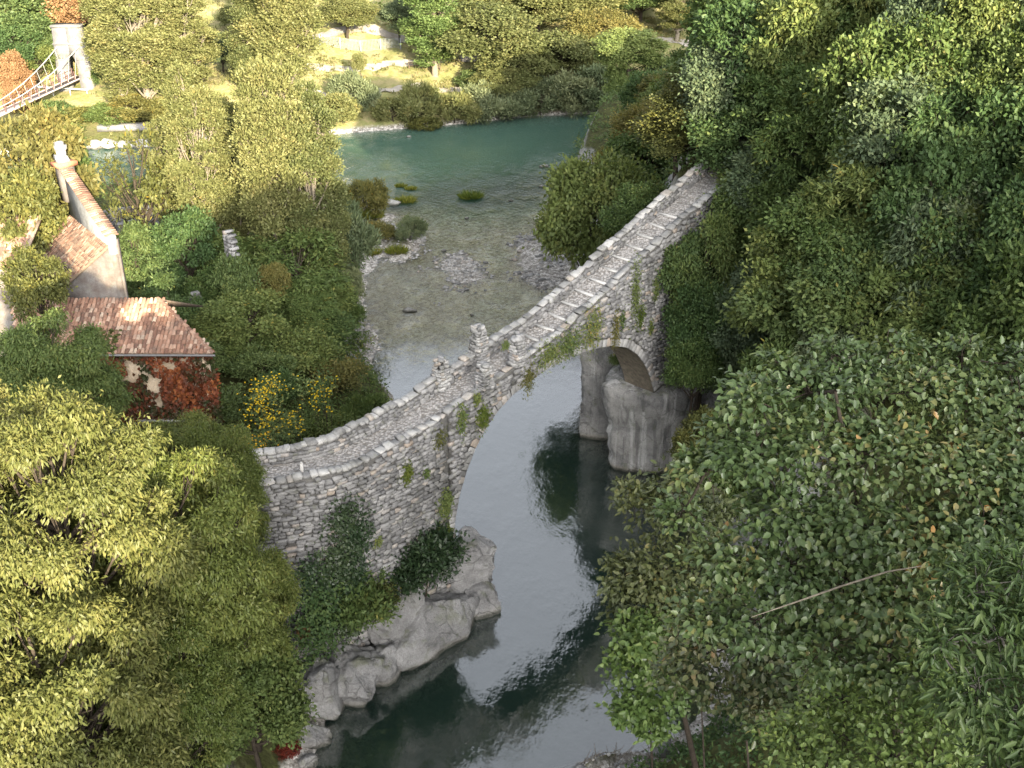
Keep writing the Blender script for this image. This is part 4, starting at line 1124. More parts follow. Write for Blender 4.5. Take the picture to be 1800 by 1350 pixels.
for sgn in (-1, 1):
    for i in range(npst):
        p = dk0.lerp(dk1, (i + .5) / npst) + sn * sgn * .72
        obj('post', new_mesh('post', *box(p.x, p.y, p.z + .6, .12, .12, 1.5)), M['iron'], SBR)
    a, b = dk0 + sn * sgn * .72, dk1 + sn * sgn * .72
    for hz in (.55, 1.15):
        V, F = tube([a + Vector((0, 0, hz)), b + Vector((0, 0, hz))], [.035, .035], 5); obj('rail', new_mesh('rail', V, F), M['iron'], SBR)
    V, F = tube([a + Vector((0, 0, .02)), b + Vector((0, 0, .02))], [.13, .13], 4); obj('edge_beam', new_mesh('edge_beam', V, F), M['plank'], SBR)
    t = np.linspace(0, 1, 14)
    pts = [(dk0.lerp(dk1, k) + sn * sgn * (1.7 - .95 * min(1, k * 2)))[:2] + ((11.9 - 4.4 * (1 - (1 - min(1, k / .55)) ** 2)) if k < .55 else 7.5 + 9 * (k - .55) ** 2,) for k in t]
    V, F = tube(np.array(pts), np.full(14, .07), 6); obj('cable', new_mesh('cable', V, F), M['cable'], SBR)
    for i in range(1, npst, 1):
        k = (i + .5) / npst
        top = np.array([np.interp(k, t, [q[c] for q in pts]) for c in range(3)])
        p = dk0.lerp(dk1, k) + sn * sgn * .72
        if top[2] > p.z + 1.4:
            V, F = tube([p, Vector(top)], [.022, .022], 4); obj('hanger', new_mesh('hanger', V, F), M['cable'], SBR)
wp = aty(120, 160, 160)
WL = thing('pipe_rail', 'pale pipe handrail on the bank below the suspension bridge deck', 'railing', (0, 0, 0))
a, b = aty(58, 152, 163), aty(155, 158, 163)
V, F = tube([a, b], [.12, .12], 6); obj('rail', new_mesh('rail', V, F), M['cable'], WL)
for t in (.03, .35, .66, .97):
    p = a.lerp(b, t); g_ = gz(p.x, p.y); V, F = tube([(p.x, p.y, g_ - .2), tuple(p)], [.07, .07], 6); obj('post', new_mesh('post', V, F), M['cable'], WL)

# pale concrete ledge above the riprap
p = atz(235, 217, 2.3)
V, F = box(p.x, p.y, 2.0, 9.5, 3.2, .7, .12); obj('concrete_ledge', new_mesh('ledge', V, F), M['tower'], None, 'flat pale concrete ledge on the bank above the riprap boulders', 'ledge')

# ------------------------------------------------------------------ far bank: paths, fence, benches
M['path'] = mat_stone('pale_path', (.27, .25, .22), (.35, .325, .29), (.42, .39, .35), 1.2, False, .1, .3)
M['asphalt'] = mat_plain('grey_lane', (.22, .21, .21), .9, .2, 3)
def ribbon(name, px, wid, mat, lift, **k):
    pts = []
    for u, v, y in px:
        q = aty(u, v, y); pts.append((q.x, q.y))
    P = np.array(pts); t = np.linspace(0, len(P) - 1, 60)
    X, Y = np.interp(t, range(len(P)), P[:, 0]), np.interp(t, range(len(P)), P[:, 1])
    dx, dy = np.gradient(X), np.gradient(Y); L = np.hypot(dx, dy); nx, ny = -dy / L, dx / L
    rows = []
    for c in np.linspace(-.5, .5, 4):
        xx, yy = X + nx * wid * c, Y + ny * wid * c; rows.append(np.stack([xx, yy, ground(xx, yy) + lift], 1))
    V = np.stack(rows, 1).reshape(-1, 3)
    obj(name, new_mesh(name, V, grid_faces(60, 4)), M[mat], kind='structure', **k)
ribbon('path', [(540, 205, 167), (640, 184, 169), (700, 174, 171), (820, 150, 174), (900, 134, 176)], 2.0, 'path', .10)
ribbon('path', [(500, 150, 174), (590, 135, 177), (680, 122, 180), (770, 112, 182), (860, 100, 184)], 2.3, 'path', .10)
ribbon('road', [(480, 112, 187), (590, 98, 189), (690, 88, 191), (800, 78, 193)], 2.6, 'path', .10)
ribbon('path', [(1100, 70, 196), (1180, 66, 196), (1260, 60, 197)], 2.6, 'path', .10)
FE = thing('wire_fence', 'long grey wire fence between the two terraces of the far bank', 'fence', (0, 0, 0))
M['net'] = mat_plain('fence_net', (.20, .23, .25), .7, .2, 3)
fp = [aty(u, v, 184 + (u - 590) * .02) for u, v in ((565, 112), (600, 107), (635, 102), (670, 97), (705, 92))]
fp = [Vector((q.x, q.y, gz(q.x, q.y))) for q in fp]
for i, q in enumerate(fp): obj('post', new_mesh('post', *box(q.x, q.y, q.z + .9, .12, .12, 2.0)), M['net'], FE)
for i in range(4):
    a, b = fp[i], fp[i + 1]; parts = []
    for k in range(9):
        h = Vector((0, 0, .25 + .2 * k)); parts.append(tube([a + h, b + h], [.02, .02], 4))
    for k in range(14):
        q = a.lerp(b, (k + .5) / 14); parts.append(tube([q + Vector((0, 0, .2)), q + Vector((0, 0, 1.9))], [.02, .02], 4))
    obj('wire_panel', new_mesh('wire_panel', *pack(parts)), M['net'], FE)
for u, v, lab in ((728, 119, 'dark park bench on the far bank terrace, further from the pale trunk'), (764, 116, 'dark park bench right beside the pale trunk on the far bank')):
    q = aty(u, v, 179); z = gz(q.x, q.y); B_ = thing('park_bench', lab, 'bench', (q.x, q.y, z), 'benches on the far bank', .15)
    for k in range(3): obj('seat_plank', new_mesh('seat_plank', *box(0, -.2 + .18 * k, .45, 1.9, .15, .06)), M['wood'], B_)
    for k in range(2): obj('back_plank', new_mesh('back_plank', *box(0, .32, .68 + .2 * k, 1.9, .06, .15)), M['wood'], B_)
    for sx in (-.8, .8): obj('leg', new_mesh('leg', *box(sx, .02, .21, .1, .6, .42)), M['iron'], B_)

# ------------------------------------------------------------------ ruins and terrace walls on the near left bank
def rubble_wall(name, pts, hts, thick, lab, mat='stone', cap=True):
    g = thing(name, lab, 'wall', (0, 0, 0)); r = np.random.RandomState(len(lab)); st = []
    for (a, b, h0, h1) in zip(pts[:-1], pts[1:], hts[:-1], hts[1:]):
        a, b = Vector(a), Vector(b); L = (b - a).length; d = (b - a).normalized(); rz = math.atan2(d.y, d.x); n_ = Vector((d.y, -d.x, 0))
        zb0, zb1 = gz(a.x, a.y) - .3, gz(b.x, b.y) - .3
        V = np.array([(*(a + n_ * s_ * thick / 2).xy, z) for s_ in (1, -1) for z in (zb0, a.z + h0)] + [(*(b + n_ * s_ * thick / 2).xy, z) for s_ in (1, -1) for z in (zb1, b.z + h1)])
        obj('mortar_core', new_mesh('core', V, np.array([(0, 1, 5, 4), (2, 6, 7, 3), (1, 3, 7, 5), (0, 2, 3, 1), (4, 5, 7, 6)])), M['mortar'], g)
        z0 = min(zb0, zb1); zt = max(a.z + h0, b.z + h1); z = z0
        while z < zt:
            hh = r.uniform(.18, .3); s_ = 0
            while s_ < L:
                ln = r.uniform(.3, .7); t = min(1, (s_ + ln / 2) / L); topz = (a.z + h0) * (1 - t) + (b.z + h1) * t
                if z + hh < topz + .12:
                    p = a.lerp(b, t) + n_ * (thick / 2 + .02 * r.rand()); st.append((ln * .95, .24, hh * .95, (p.x, p.y, z + hh / 2), rz, r.normal() * .05))
                s_ += ln
            z += hh
        n__ = int(L / .45)
        for i in range(n__):
            t = (i + .5) / n__; p = a.lerp(b, t); st.append((.46, thick * 1.1, .16, (p.x, p.y, (a.z + h0) * (1 - t) + (b.z + h1) * t + .07), rz, r.normal() * .1))
    rs_keep = st
    split_mass(rs_keep, 'stone', g, M[mat], 160)
def P3(u, v, y):
    q = aty(u, v, y); return (q.x, q.y, q.z)
rubble_wall('ruined_wall', [P3(398, 404, 77), P3(408, 420, 76.4), P3(414, 455, 76), P3(432, 478, 75.4), P3(440, 500, 75)], [0, 0, 0, 0, 0], .6, 'pale ruined wall end with a stepped edge among the dark trees')
rubble_wall('ruined_wall', [P3(338, 515, 74), P3(346, 520, 73.5), P3(352, 560, 73)], [0, 0, 0], .6, 'short stub of ruined wall left of the stepped ruin')
rubble_wall('terrace_wall', [P3(168, 377, 97), P3(200, 370, 100), P3(235, 366, 102), P3(266, 364, 102.5)], [0, 0, 0, 0], .7, 'low dark terrace wall with a pale coping beside the side river')
rubble_wall('terrace_wall', [P3(208, 396, 96), P3(240, 388, 98.5), P3(268, 366, 102)], [0, 0, 0], .6, 'pale stone kerb wall joining the terrace wall end')
# marker post and plate on the bridge approach
q = BP(-8.9, .52, 0); zz = float(deckz(-8.9))
obj('marker_post', new_mesh('marker_post', *pack([box(q[0], q[1], zz + .38, .14, .14, .74), box(q[0], q[1], zz + .78, .10, .10, .08)])), M['step'], None, 'small white marker post on the bridge approach beside the near parapet', 'post')
q = BP(-11.0, BW - .50, float(deckz(-11)) + .42)
obj('plate', new_mesh('plate', *box(q[0], q[1], q[2], .38, .03, .14, heading(-11))), M['step'], None, 'blank white plate on the inner face of the far parapet', 'plate')
p = atz(1262, 1300, gz(9, 39.5))
# ------------------------------------------------------------------ trees: near left bank
GL = 'robinias on the near bank'
for a in [('droop_a', 70, 735, 400, 27.0, 'leaf_robinia', 'big sunlit yellow-green robinia filling the lower left corner of the view'),
          ('droop_b', 270, 815, 330, 30.0, 'leaf_fresh', 'robinia with its sunlit half left and shaded half right, in front of the bridge wall'),
          ('droop_a', 362, 765, 185, 42.0, 'leaf_fresh', 'shaded green tree hiding the downhill end of the bridge parapet'),
          ('droop_b', 398, 940, 200, 38.0, 'leaf_fresh', 'shaded green tree hanging over the rock ledge'),
          ('droop_b', 55, 575, 250, 44.0, 'leaf_mid', 'green tree in front of the low house, left of the red creeper'),
          ('droop_a', 315, 755, 200, 44.5, 'leaf_fresh', 'green tree directly under the red creeper wall'),
          ('droop_b', 60, 1060, 400, 24.0, 'leaf_robinia', 'lowest sunlit robinia at the bottom edge'),
          ('droop_a', 250, 1090, 280, 27.5, 'leaf_fresh', 'robinia with bare twigs and dark hollows, bottom edge'),
          ('round_a', 425, 1150, 185, 36.0, 'leaf_mid', 'dark shaded tree at the bottom edge beside the pool'),
          ('droop_a', -60, 700, 300, 30, 'leaf_robinia', 'sunlit robinia cut by the picture edge beside the big one')]:
    plant_px(*a, name='robinia_tree', group=GL)
# ------------------------------------------------------------------ left bank above the bridge
for a in [('loose', 40, 205, 190, 76, 'leaf_olive', 'yellowing tree at the picture edge above the old houses'),
          ('round_c', 95, 240, 120, 82, 'leaf_mid', 'green tree behind the chimney of the taller house'),
          ('loose', 20, 300, 150, 71, 'leaf_yellow', 'yellow-leaved tree leaning over the taller house roof'),
          ('bare', 232, 235, 135, 88, 'leaf_olive', 'thin small tree with a bare trunk in front of the side river'),
          ('ashlike', 228, 400, 105, 77, 'leaf_dark', 'dark bushy tree right of the firewall'),
          ('loose', 315, 375, 110, 82, 'leaf_dark', 'dark tree behind the stepped ruin'),
          ('round_a', 385, 420, 130, 84, 'leaf_mid', 'green tree under the first poplar'),
          ('ashlike', 285, 490, 115, 72, 'leaf_dark', 'dark bush tree beside the hipped roof'),
          ('round_c', 415, 520, 150, 72, 'leaf_mid', 'ivy-draped tree below the stepped ruin'),
          ('ashlike', 520, 410, 190, 84, 'leaf_mid', 'spreading green tree under the second poplar'),
          ('ashlike', 560, 470, 120, 84, 'leaf_mid', 'green tree leaning over the shallows'),
          ('loose', 50, 445, 120, 60, 'leaf_olive', 'green tree in front of the taller house roof at the picture edge'),
          ('loose', 478, 462, 60, 79, 'leaf_yellow', 'small yellow tree in front of the dark trunk')]:
    plant_px(*a, name='bank_tree', group='trees between the old houses and the shallows')
plant_px('poplar_a', 332, 128, 112, 88, 'leaf_poplar', 'sunlit slender poplar with a forked top near the side river', name='poplar_tree', bark='bark_pale', group='poplars by the shallows')
plant_px('poplar_b', 468, 112, 140, 86, 'leaf_poplar', 'tallest sunlit poplar by the shallows', name='poplar_tree', bark='bark_pale', group='poplars by the shallows')
plant_px('poplar_a', 397, 190, 120, 90, 'leaf_poplar', 'lower poplar filling the gap between the two tall ones', name='poplar_tree', bark='bark_pale', group='poplars by the shallows')
plant_px('poplar_b', 560, 262, 75, 88, 'leaf_poplar', 'slender yellow poplar shoot at the edge of the shallows', name='poplar_tree', bark='bark_pale', group='poplars by the shallows')
plant_px('poplar_a', 525, 165, 125, 87, 'leaf_poplar', 'leaning poplar on the water side of the tallest one', name='poplar_tree', bark='bark_pale', group='poplars by the shallows')
plant_px('poplar_b', 290, 215, 95, 92, 'leaf_poplar', 'shorter poplar left of the forked one', name='poplar_tree', bark='bark_pale', group='poplars by the shallows')
plant_vb('poplar_a', 180, -60, 200, 100, 'leaf_poplar', 'pale sunlit tree nearest the stone tower', name='far_tree', bark='bark_pale', group='trees of the far bank')
plant_vb('poplar_a', 430, -30, 190, 90, 'leaf_poplar', 'slim far poplar left of the tall cut one', name='far_tree', bark='bark_pale', group='trees of the far bank')
GS = 'willow shrubs along the shallows'
for a in [('bush_b', 612, 362, 118, 96, 'leaf_willow', 'round grey-green willow shrub at the edge of the shallows'),
          ('bush_b', 612, 475, 66, 88, 'leaf_willow', 'silvery willow shrub with yellow flowers behind it'),
          ('bush_b', 722, 385, 62, 111, 'leaf_willow', 'willow shrub on the gravel island'),
          ('bush_a', 660, 395, 70, 112, 'leaf_olive', 'low brownish shrub behind the gravel island'),
          ('bush_b', 640, 320, 90, 121, 'leaf_olive', 'sparse brown-green shrub beside the broad poplar'),
          ('bush_a', 560, 560, 130, 80, 'leaf_dark', 'dark overhanging bush above the gravel strip'),
          ('bush_a', 600, 520, 80, 85, 'leaf_mid', 'green bush leaning over the water above the gravel strip')]:
    plant_px(*a, name='willow_shrub', cat='shrub', group=GS)
# ------------------------------------------------------------------ far bank
GFB = 'trees of the far bank'
for a in [('poplar_b', 225, -70, 205, 150, 'leaf_poplar', 'tall pale sunlit tree right of the suspension bridge tower', 'bark_pale'),
          ('poplar_a', 305, -40, 200, 120, 'leaf_poplar', 'sunlit tree between the tower tree and the tall far poplar', 'bark_pale'),
          ('poplar_b', 482, -110, 205, 140, 'leaf_poplar', 'tall pale far poplar with light stems, cut by the top edge', 'bark_pale'),
          ('round_a', 605, -8, 66, 100, 'leaf_poplar', 'round clipped-looking bush on the meadow', 'bark'),
          ('poplar_a', 760, -55, 130, 150, 'leaf_pale', 'far tree with a white trunk beside the benches', 'bark_pale'),
          ('round_c', 700, 0, 75, 70, 'leaf_blue', 'dark bluish conifer-like tree behind the white trunk', 'bark'),
          ('round_b', 855, 8, 140, 190, 'leaf_poplar', 'broad round sunlit tree right of the white trunk', 'bark'),
          ('round_a', 915, 85, 168, 130, 'leaf_poplar', 'bright sunlit tree above the riverside willows', 'bark'),
          ('round_c', 990, 60, 155, 130, 'leaf_poplar', 'sunlit tree in the middle of the far bank wood', 'bark'),
          ('round_b', 1050, 20, 130, 130, 'leaf_yellow', 'yellowish sunlit tree on the upper far bank', 'bark'),
          ('round_a', 1110, 55, 150, 120, 'leaf_pale', 'sunlit tree at the river bend', 'bark'),
          ('poplar_b', 1195, -40, 75, 140, 'leaf_poplar', 'pale brushy tree above the bright ledge at the river bend', 'bark_pale'),
          ('round_b', 1140, 95, 185, 110, 'leaf_pale', 'shaded tree at the river bend', 'bark'),
          ('round_c', 950, -30, 60, 150, 'leaf_poplar', 'green tree high on the far bank, cut by the top edge', 'bark'),
          ('round_a', 1040, -40, 40, 140, 'leaf_poplar', 'tree high on the far slope above the yellowish one', 'bark'),
          ('round_b', 1130, -30, 40, 140, 'leaf_dark', 'dark tree high on the far slope', 'bark'),
          ('round_a', 870, -50, 40, 140, 'leaf_poplar', 'tree cut by the top edge behind the broad round one', 'bark'),
          ('round_b', 420, 10, 65, 80, 'leaf_poplar', 'small green tree on the meadow behind the poplars', 'bark'),
          ('round_c', 385, 60, 125, 50, 'leaf_blue', 'small dark tree at the foot of the far poplars', 'bark')]:
    plant_vb(*a[:7], name='far_tree', bark=a[7], group=GFB)
for a in [('round_c', 126, -55, 118, 120, 'leaf_orange', 'orange autumn tree behind the stone tower'),
          ('round_a', 15, 95, 190, 60, 'leaf_orange', 'orange-brown tree at the picture edge beside the suspension deck'),
          ('bush_a', 30, 145, 195, 55, 'leaf_orange', 'small orange bush in front of the suspension deck')]:
    plant_vb(*a, name='autumn_tree', group='orange trees by the suspension bridge')
for a in [('round_a', 30, -30, 120, 140, 'leaf_dark', 'dark tree in the corner behind the suspension cables'), ('round_b', 75, 30, 120, 100, 'leaf_dark', 'dark tree left of the stone tower'),
          ('round_c', 60, 80, 150, 90, 'leaf_mid', 'green tree under the suspension cables'), ('round_b', 0, 40, 150, 110, 'leaf_dark', 'dark tree at the top left picture edge'),
          ('round_a', 95, -40, 60, 100, 'leaf_mid', 'green tree left of the orange autumn tree, top edge'),
          ('bush_a', 155, 118, 150, 36, 'leaf_mid', 'green shrub in the archway of the stone tower'), ('bush_a', 90, 180, 215, 80, 'leaf_dark', 'dark shrub under the suspension deck'),
          ('bush_a', 128, 190, 215, 70, 'leaf_olive', 'olive shrub below the tower'), ('bush_b', 190, 185, 218, 100, 'leaf_mid', 'green shrub on the bank under the pale sunlit tree'),
          ('bush_a', 240, 165, 208, 100, 'leaf_olive', 'olive shrub at the foot of the pale sunlit tree'), ('bush_b', 115, 222, 250, 80, 'leaf_mid', 'shrub on the riprap shore'), ('bush_a', 300, 175, 218, 90, 'leaf_olive', 'shrub on the bank behind the first poplar'),
          ('bush_a', 70, 215, 250, 80, 'leaf_dark', 'dark shrub below the suspension deck end')]:
    plant_vb(*a, name='far_tree' if a[0][0] == 'r' else 'far_shrub', cat='tree' if a[0][0] == 'r' else 'shrub', group='growth around the suspension bridge')
for a in [('bush_b', 620, 130, 195, 95, 'leaf_willow', 'grey-olive shrub below the meadow path'), ('bush_a', 600, 165, 215, 80, 'leaf_poplar', 'yellowish shrub near the water below the meadow path'),
          ('bush_b', 735, 150, 215, 95, 'leaf_poplar', 'sunlit shrub under the white trunk'), ('bush_a', 690, 175, 215, 70, 'leaf_poplar', 'low shrub left of the white trunk shrub'),
          ('bush_b', 800, 165, 218, 90, 'leaf_poplar', 'first riverside willow right of the white shore stone'), ('bush_b', 850, 150, 212, 95, 'leaf_willow', 'second riverside willow from the white shore stone'),
          ('bush_b', 905, 155, 208, 95, 'leaf_willow', 'third riverside willow from the white shore stone'), ('bush_b', 955, 140, 203, 100, 'leaf_willow', 'pale riverside willow in the middle of the row'),
          ('bush_b', 1005, 130, 200, 105, 'leaf_willow', 'riverside willow before the river bend'), ('bush_a', 1055, 115, 195, 100, 'leaf_willow', 'greyish riverside bush at the bend'), ('bush_b', 1095, 120, 193, 80, 'leaf_pale', 'last riverside bush at the bend'),
          ('bush_a', 835, 125, 155, 65, 'leaf_dark', 'dark bush beside the path under the broad round tree'), ('bush_a', 745, 205, 228, 60, 'leaf_olive', 'low brown bush at the water under the white trunk'),
          ('round_a', 880, 120, 182, 100, 'leaf_poplar', 'small tree behind the second riverside willow'), ('bush_a', 632, 95, 145, 30, 'leaf_poplar', 'small yellow-green bush on the path edge'),
          ('bush_a', 430, 180, 225, 110, 'leaf_poplar', 'sunlit bush behind the broad poplar'), ('bush_a', 520, 205, 232, 80, 'leaf_olive', 'dry bush at the far shore behind the broad poplar')]:
    plant_vb(*a, name='riverside_shrub', cat='shrub', group='shrubs of the far bank')
r = np.random.RandomState(77)
for k in range(46):                    # the wood climbing away above the picture's top edge
    x = r.uniform(-130, 120); y = r.uniform(216, 285) + .1 * abs(x); z = gz(x, y)
    plant(['round_a', 'round_b', 'round_c'][k % 3], x, y, z + r.uniform(9, 14), r.uniform(8, 12), ['leaf_mid', 'leaf_dark', 'leaf_olive'][r.randint(3)], 'tree of the wood on the far hill above the meadow', name='hill_tree', group='wood on the far hill')

# ------------------------------------------------------------------ right bank, beside and above the bridge
GR = 'trees beside the uphill end of the bridge'
for a in [('round_b', 1050, 285, 215, 84, 'leaf_mid', 'spreading tree leaning over the shallows behind the bridge'),
          
          ('loose', 1090, 256, 110, 92, 'leaf_yellow', 'yellow-topped tree between the river and the bridge'),
          ('round_c', 1130, 240, 140, 92, 'leaf_mid', 'green tree behind the yellow-topped one'),
          ('round_a', 1195, 190, 150, 96, 'leaf_olive', 'olive tree above the uphill bridge end'),
          ('loose', 1150, 175, 110, 108, 'leaf_yellow', 'yellow-green tree at the river corner'),
          ('round_b', 1235, 130, 170, 112, 'leaf_olive', 'broad olive tree below the bright ledge'),
          ('loose', 1275, 165, 120, 98, 'leaf_yellow', 'yellow tree right of the path above the bridge'),
          ('round_a', 1130, 330, 120, 82, 'leaf_mid', 'green tree right behind the uphill parapet')]:
    plant_px(*a, h=8 if a[1] > 1085 else None, yr=(74, 150), name='bank_tree', group=GR)
for a in [('ashlike', 1255, 385, 130, 64, 'leaf_mid', 'leafy tree overhanging the uphill bridge end'),
          ('round_c', 1215, 420, 110, 65, 'leaf_dark', 'dark tree against the bridge wall end'),
          ('round_a', 1240, 500, 120, 62.5, 'leaf_dark', 'dark ivy-clad tree on the cliff beside the bridge wall'),
          ('round_b', 1225, 590, 100, 61, 'leaf_mid', 'green growth on the cliff beside the arch'),
          ('round_c', 1300, 420, 140, 66, 'leaf_dark', 'dark tree behind the cliff edge'),
          ('ashlike', 1290, 300, 150, 74, 'leaf_mid', 'ash tree beside the path above the bridge'),
          ('round_b', 1350, 480, 170, 60, 'leaf_blue', 'bluish-green tree above the cliff'),
          ('round_a', 1300, 560, 130, 57, 'leaf_blue', 'bluish tree in the hollow below the cliff'),
          ('ashlike', 1340, 640, 130, 50, 'leaf_pale', 'pale ash tree behind the broad-leaved hazel'),
          ('ashlike', 1410, 580, 190, 51, 'leaf_mid', 'feathery green ash above the hazel'),
          ('loose', 1235, 730, 95, 54, 'leaf_olive', 'yellow-olive bush tree beside the streaked rock block'),
          ('round_c', 1290, 760, 130, 48, 'leaf_mid', 'green tree between the rock block and the hazel'),
          ('round_a', 1630, 535, 190, 42, 'leaf_pale', 'bright pale green maple crown in the middle of the wooded slope'),
          ('round_b', 1490, 540, 170, 52, 'leaf_blue', 'grey-green tree left of the pale maple'),
          ('round_c', 1750, 560, 180, 44, 'leaf_dark', 'dark tree right of the pale maple')]:
    plant_px(*a, h=9 if a[1] > 1280 else None, yr=(36, 90), name='slope_tree', group='trees on the gorge slope')
# wooded hillside, rows from the crest down
rows = [(-70, 122, 1330, 1930, 115, 150), (10, 112, 1300, 1930, 118, 160), (80, 104, 1320, 1900, 122, 165), (160, 94, 1350, 1920, 125, 170), (235, 86, 1370, 1900, 130, 175), (310, 78, 1390, 1920, 135, 185), (385, 70, 1430, 1900, 140, 190), (455, 62, 1470, 1930, 145, 195)]
labs = ['tree on the crest of the wooded hill', 'tree in the top row of the wooded hill', 'tree in the second row of the wooded hill', 'tree in the third row of the wooded hill', 'tree half way up the wooded hill',
        'tree in the lower half of the wooded hill', 'tree low on the wooded hill', 'tree at the foot of the wooded hill']
r = np.random.RandomState(12)
for (v, y, u0, u1, stp, w), lab in zip(rows, labs):
    u = u0 + r.uniform(-30, 30); cnt = 0
    while u < u1:
        mt = ['leaf_dark', 'leaf_mid', 'leaf_dark', 'leaf_blue', 'leaf_mid'][r.randint(5)]
        kind = ['round_a', 'round_b', 'round_c', 'ashlike', 'loose'][r.randint(5)]
        vv = v + r.uniform(-28, 28); yy = y + r.uniform(-3, 3)
        yy = find_y(u, vv, r.uniform(8, 12), 40, 150)
        ww = max(w * r.uniform(.85, 1.25), 6.5 / pxm(yy, 20))
        cnt += 1
        plant_px(kind, u, vv, ww, yy, mt, {'leaf_dark': 'dark green ', 'leaf_mid': 'mid green ', 'leaf_blue': 'bluish green '}[mt] + lab + ', ' + ('first', 'second', 'third', 'fourth', 'fifth', 'sixth', 'seventh', 'eighth', 'ninth')[min(cnt, 9) - 1] + ' from the river side', name='hill_tree', group=lab.replace('tree', 'trees', 1))
        u += stp * r.uniform(.8, 1.2)
for a in [('loose', 1640, 45, 150, 98, 'leaf_yellow', 'tree with a sunlit yellow crest high on the wooded hill'), ('loose', 1400, 75, 110, 104, 'leaf_pale', 'pale sunlit tree on the hill above the river corner'), ('round_a', 1530, 70, 120, 100, 'leaf_olive', 'sunlit olive tree left of the yellow crest')]:
    plant_px(*a, h=9, yr=(50, 150), name='hill_tree', group='sunlit trees on the wooded hill')

for a in [('round_b', 1140, 185, 130, 120, 'leaf_yellow', 'sunlit tree on the spur at the river corner'), ('loose', 1185, 120, 130, 130, 'leaf_olive', 'olive tree higher on the spur at the river corner'), ('round_c', 1165, 150, 110, 135, 'leaf_mid', 'green tree behind the sunlit one on the spur'),
          ('loose', 1120, 225, 90, 115, 'leaf_yellow', 'yellow bush tree lowest on the spur by the water'), ('round_a', 1230, 90, 130, 140, 'leaf_mid', 'green tree at the top of the spur'), ('round_b', 1100, 285, 120, 100, 'leaf_mid', 'green tree at the foot of the spur near the gravel shore'),
          ('round_c', 1290, 60, 130, 140, 'leaf_mid', 'green tree where the spur meets the wooded hill'), ('round_a', 1140, 130, 90, 150, 'leaf_dark', 'dark tree at the far tip of the spur'), ('loose', 1210, 215, 120, 90, 'leaf_olive', 'olive tree between spur and bridge path')]:
    plant_px(*a, h=7.5, yr=(78, 172), name='spur_tree', group='trees on the spur at the river corner')
for k, a in enumerate([('bush_c', 395, 600, 130, 66, 'leaf_mid', 'bush right of the house wall corner'), ('bush_b', 455, 615, 120, 68, 'leaf_dark', 'dark bush uphill of the large golden clump'), ('bush_c', 520, 590, 130, 72, 'leaf_mid', 'bush below the spreading green tree'), ('bush_c', 590, 640, 100, 70, 'leaf_olive', 'olive bush above the gravel strip end'),
          ('bush_b', 640, 695, 80, 66, 'leaf_mid', 'bush on the bank tip nearest the bridge arch'), ('bush_c', 575, 740, 110, 59, 'leaf_mid', 'bush behind the far parapet below the narrow golden clump'), ('bush_c', 385, 690, 120, 60, 'leaf_dark', 'dark bush at the foot of the creeper wall'), ('bush_b', 480, 655, 100, 63, 'leaf_dark', 'dark bush just behind the large golden clump'),
          ('bush_c', 620, 760, 90, 57, 'leaf_dark', 'dark bush hugging the far parapet'), ('bush_a', 345, 560, 110, 70, 'leaf_mid', 'bush beside the right roof edge')]):
    plant_px(*a, h=2.6, yr=(50, 84), name='bank_bush', cat='bush', group='bushes on the bank behind the bridge')

for a in [('ashlike', 265, 430, 100, 79, 'leaf_dark', 'dark feathery tree behind the house gable'), ('loose', 375, 470, 100, 77, 'leaf_mid', 'loose green tree left of the stepped ruin'), ('ashlike', 450, 560, 120, 74, 'leaf_mid', 'feathery tree below the small yellow one'), ('loose', 345, 600, 90, 68, 'leaf_dark', 'dark loose tree beside the right roof corner'), ('ashlike', 530, 520, 120, 79, 'leaf_mid', 'feathery tree over the dark bank hollow')]:
    plant_px(*a, name='bank_tree', group='trees between the old houses and the shallows')

for a in [('bush_c', 405, 455, 60, 74.5, 'leaf_dark', 'ivy bush half hiding the stepped ruin'), ('bush_c', 428, 505, 70, 73.5, 'leaf_mid', 'green bush at the foot of the stepped ruin')]:
    plant_px(*a, name='bank_bush', cat='bush', group='bushes on the bank behind the bridge')
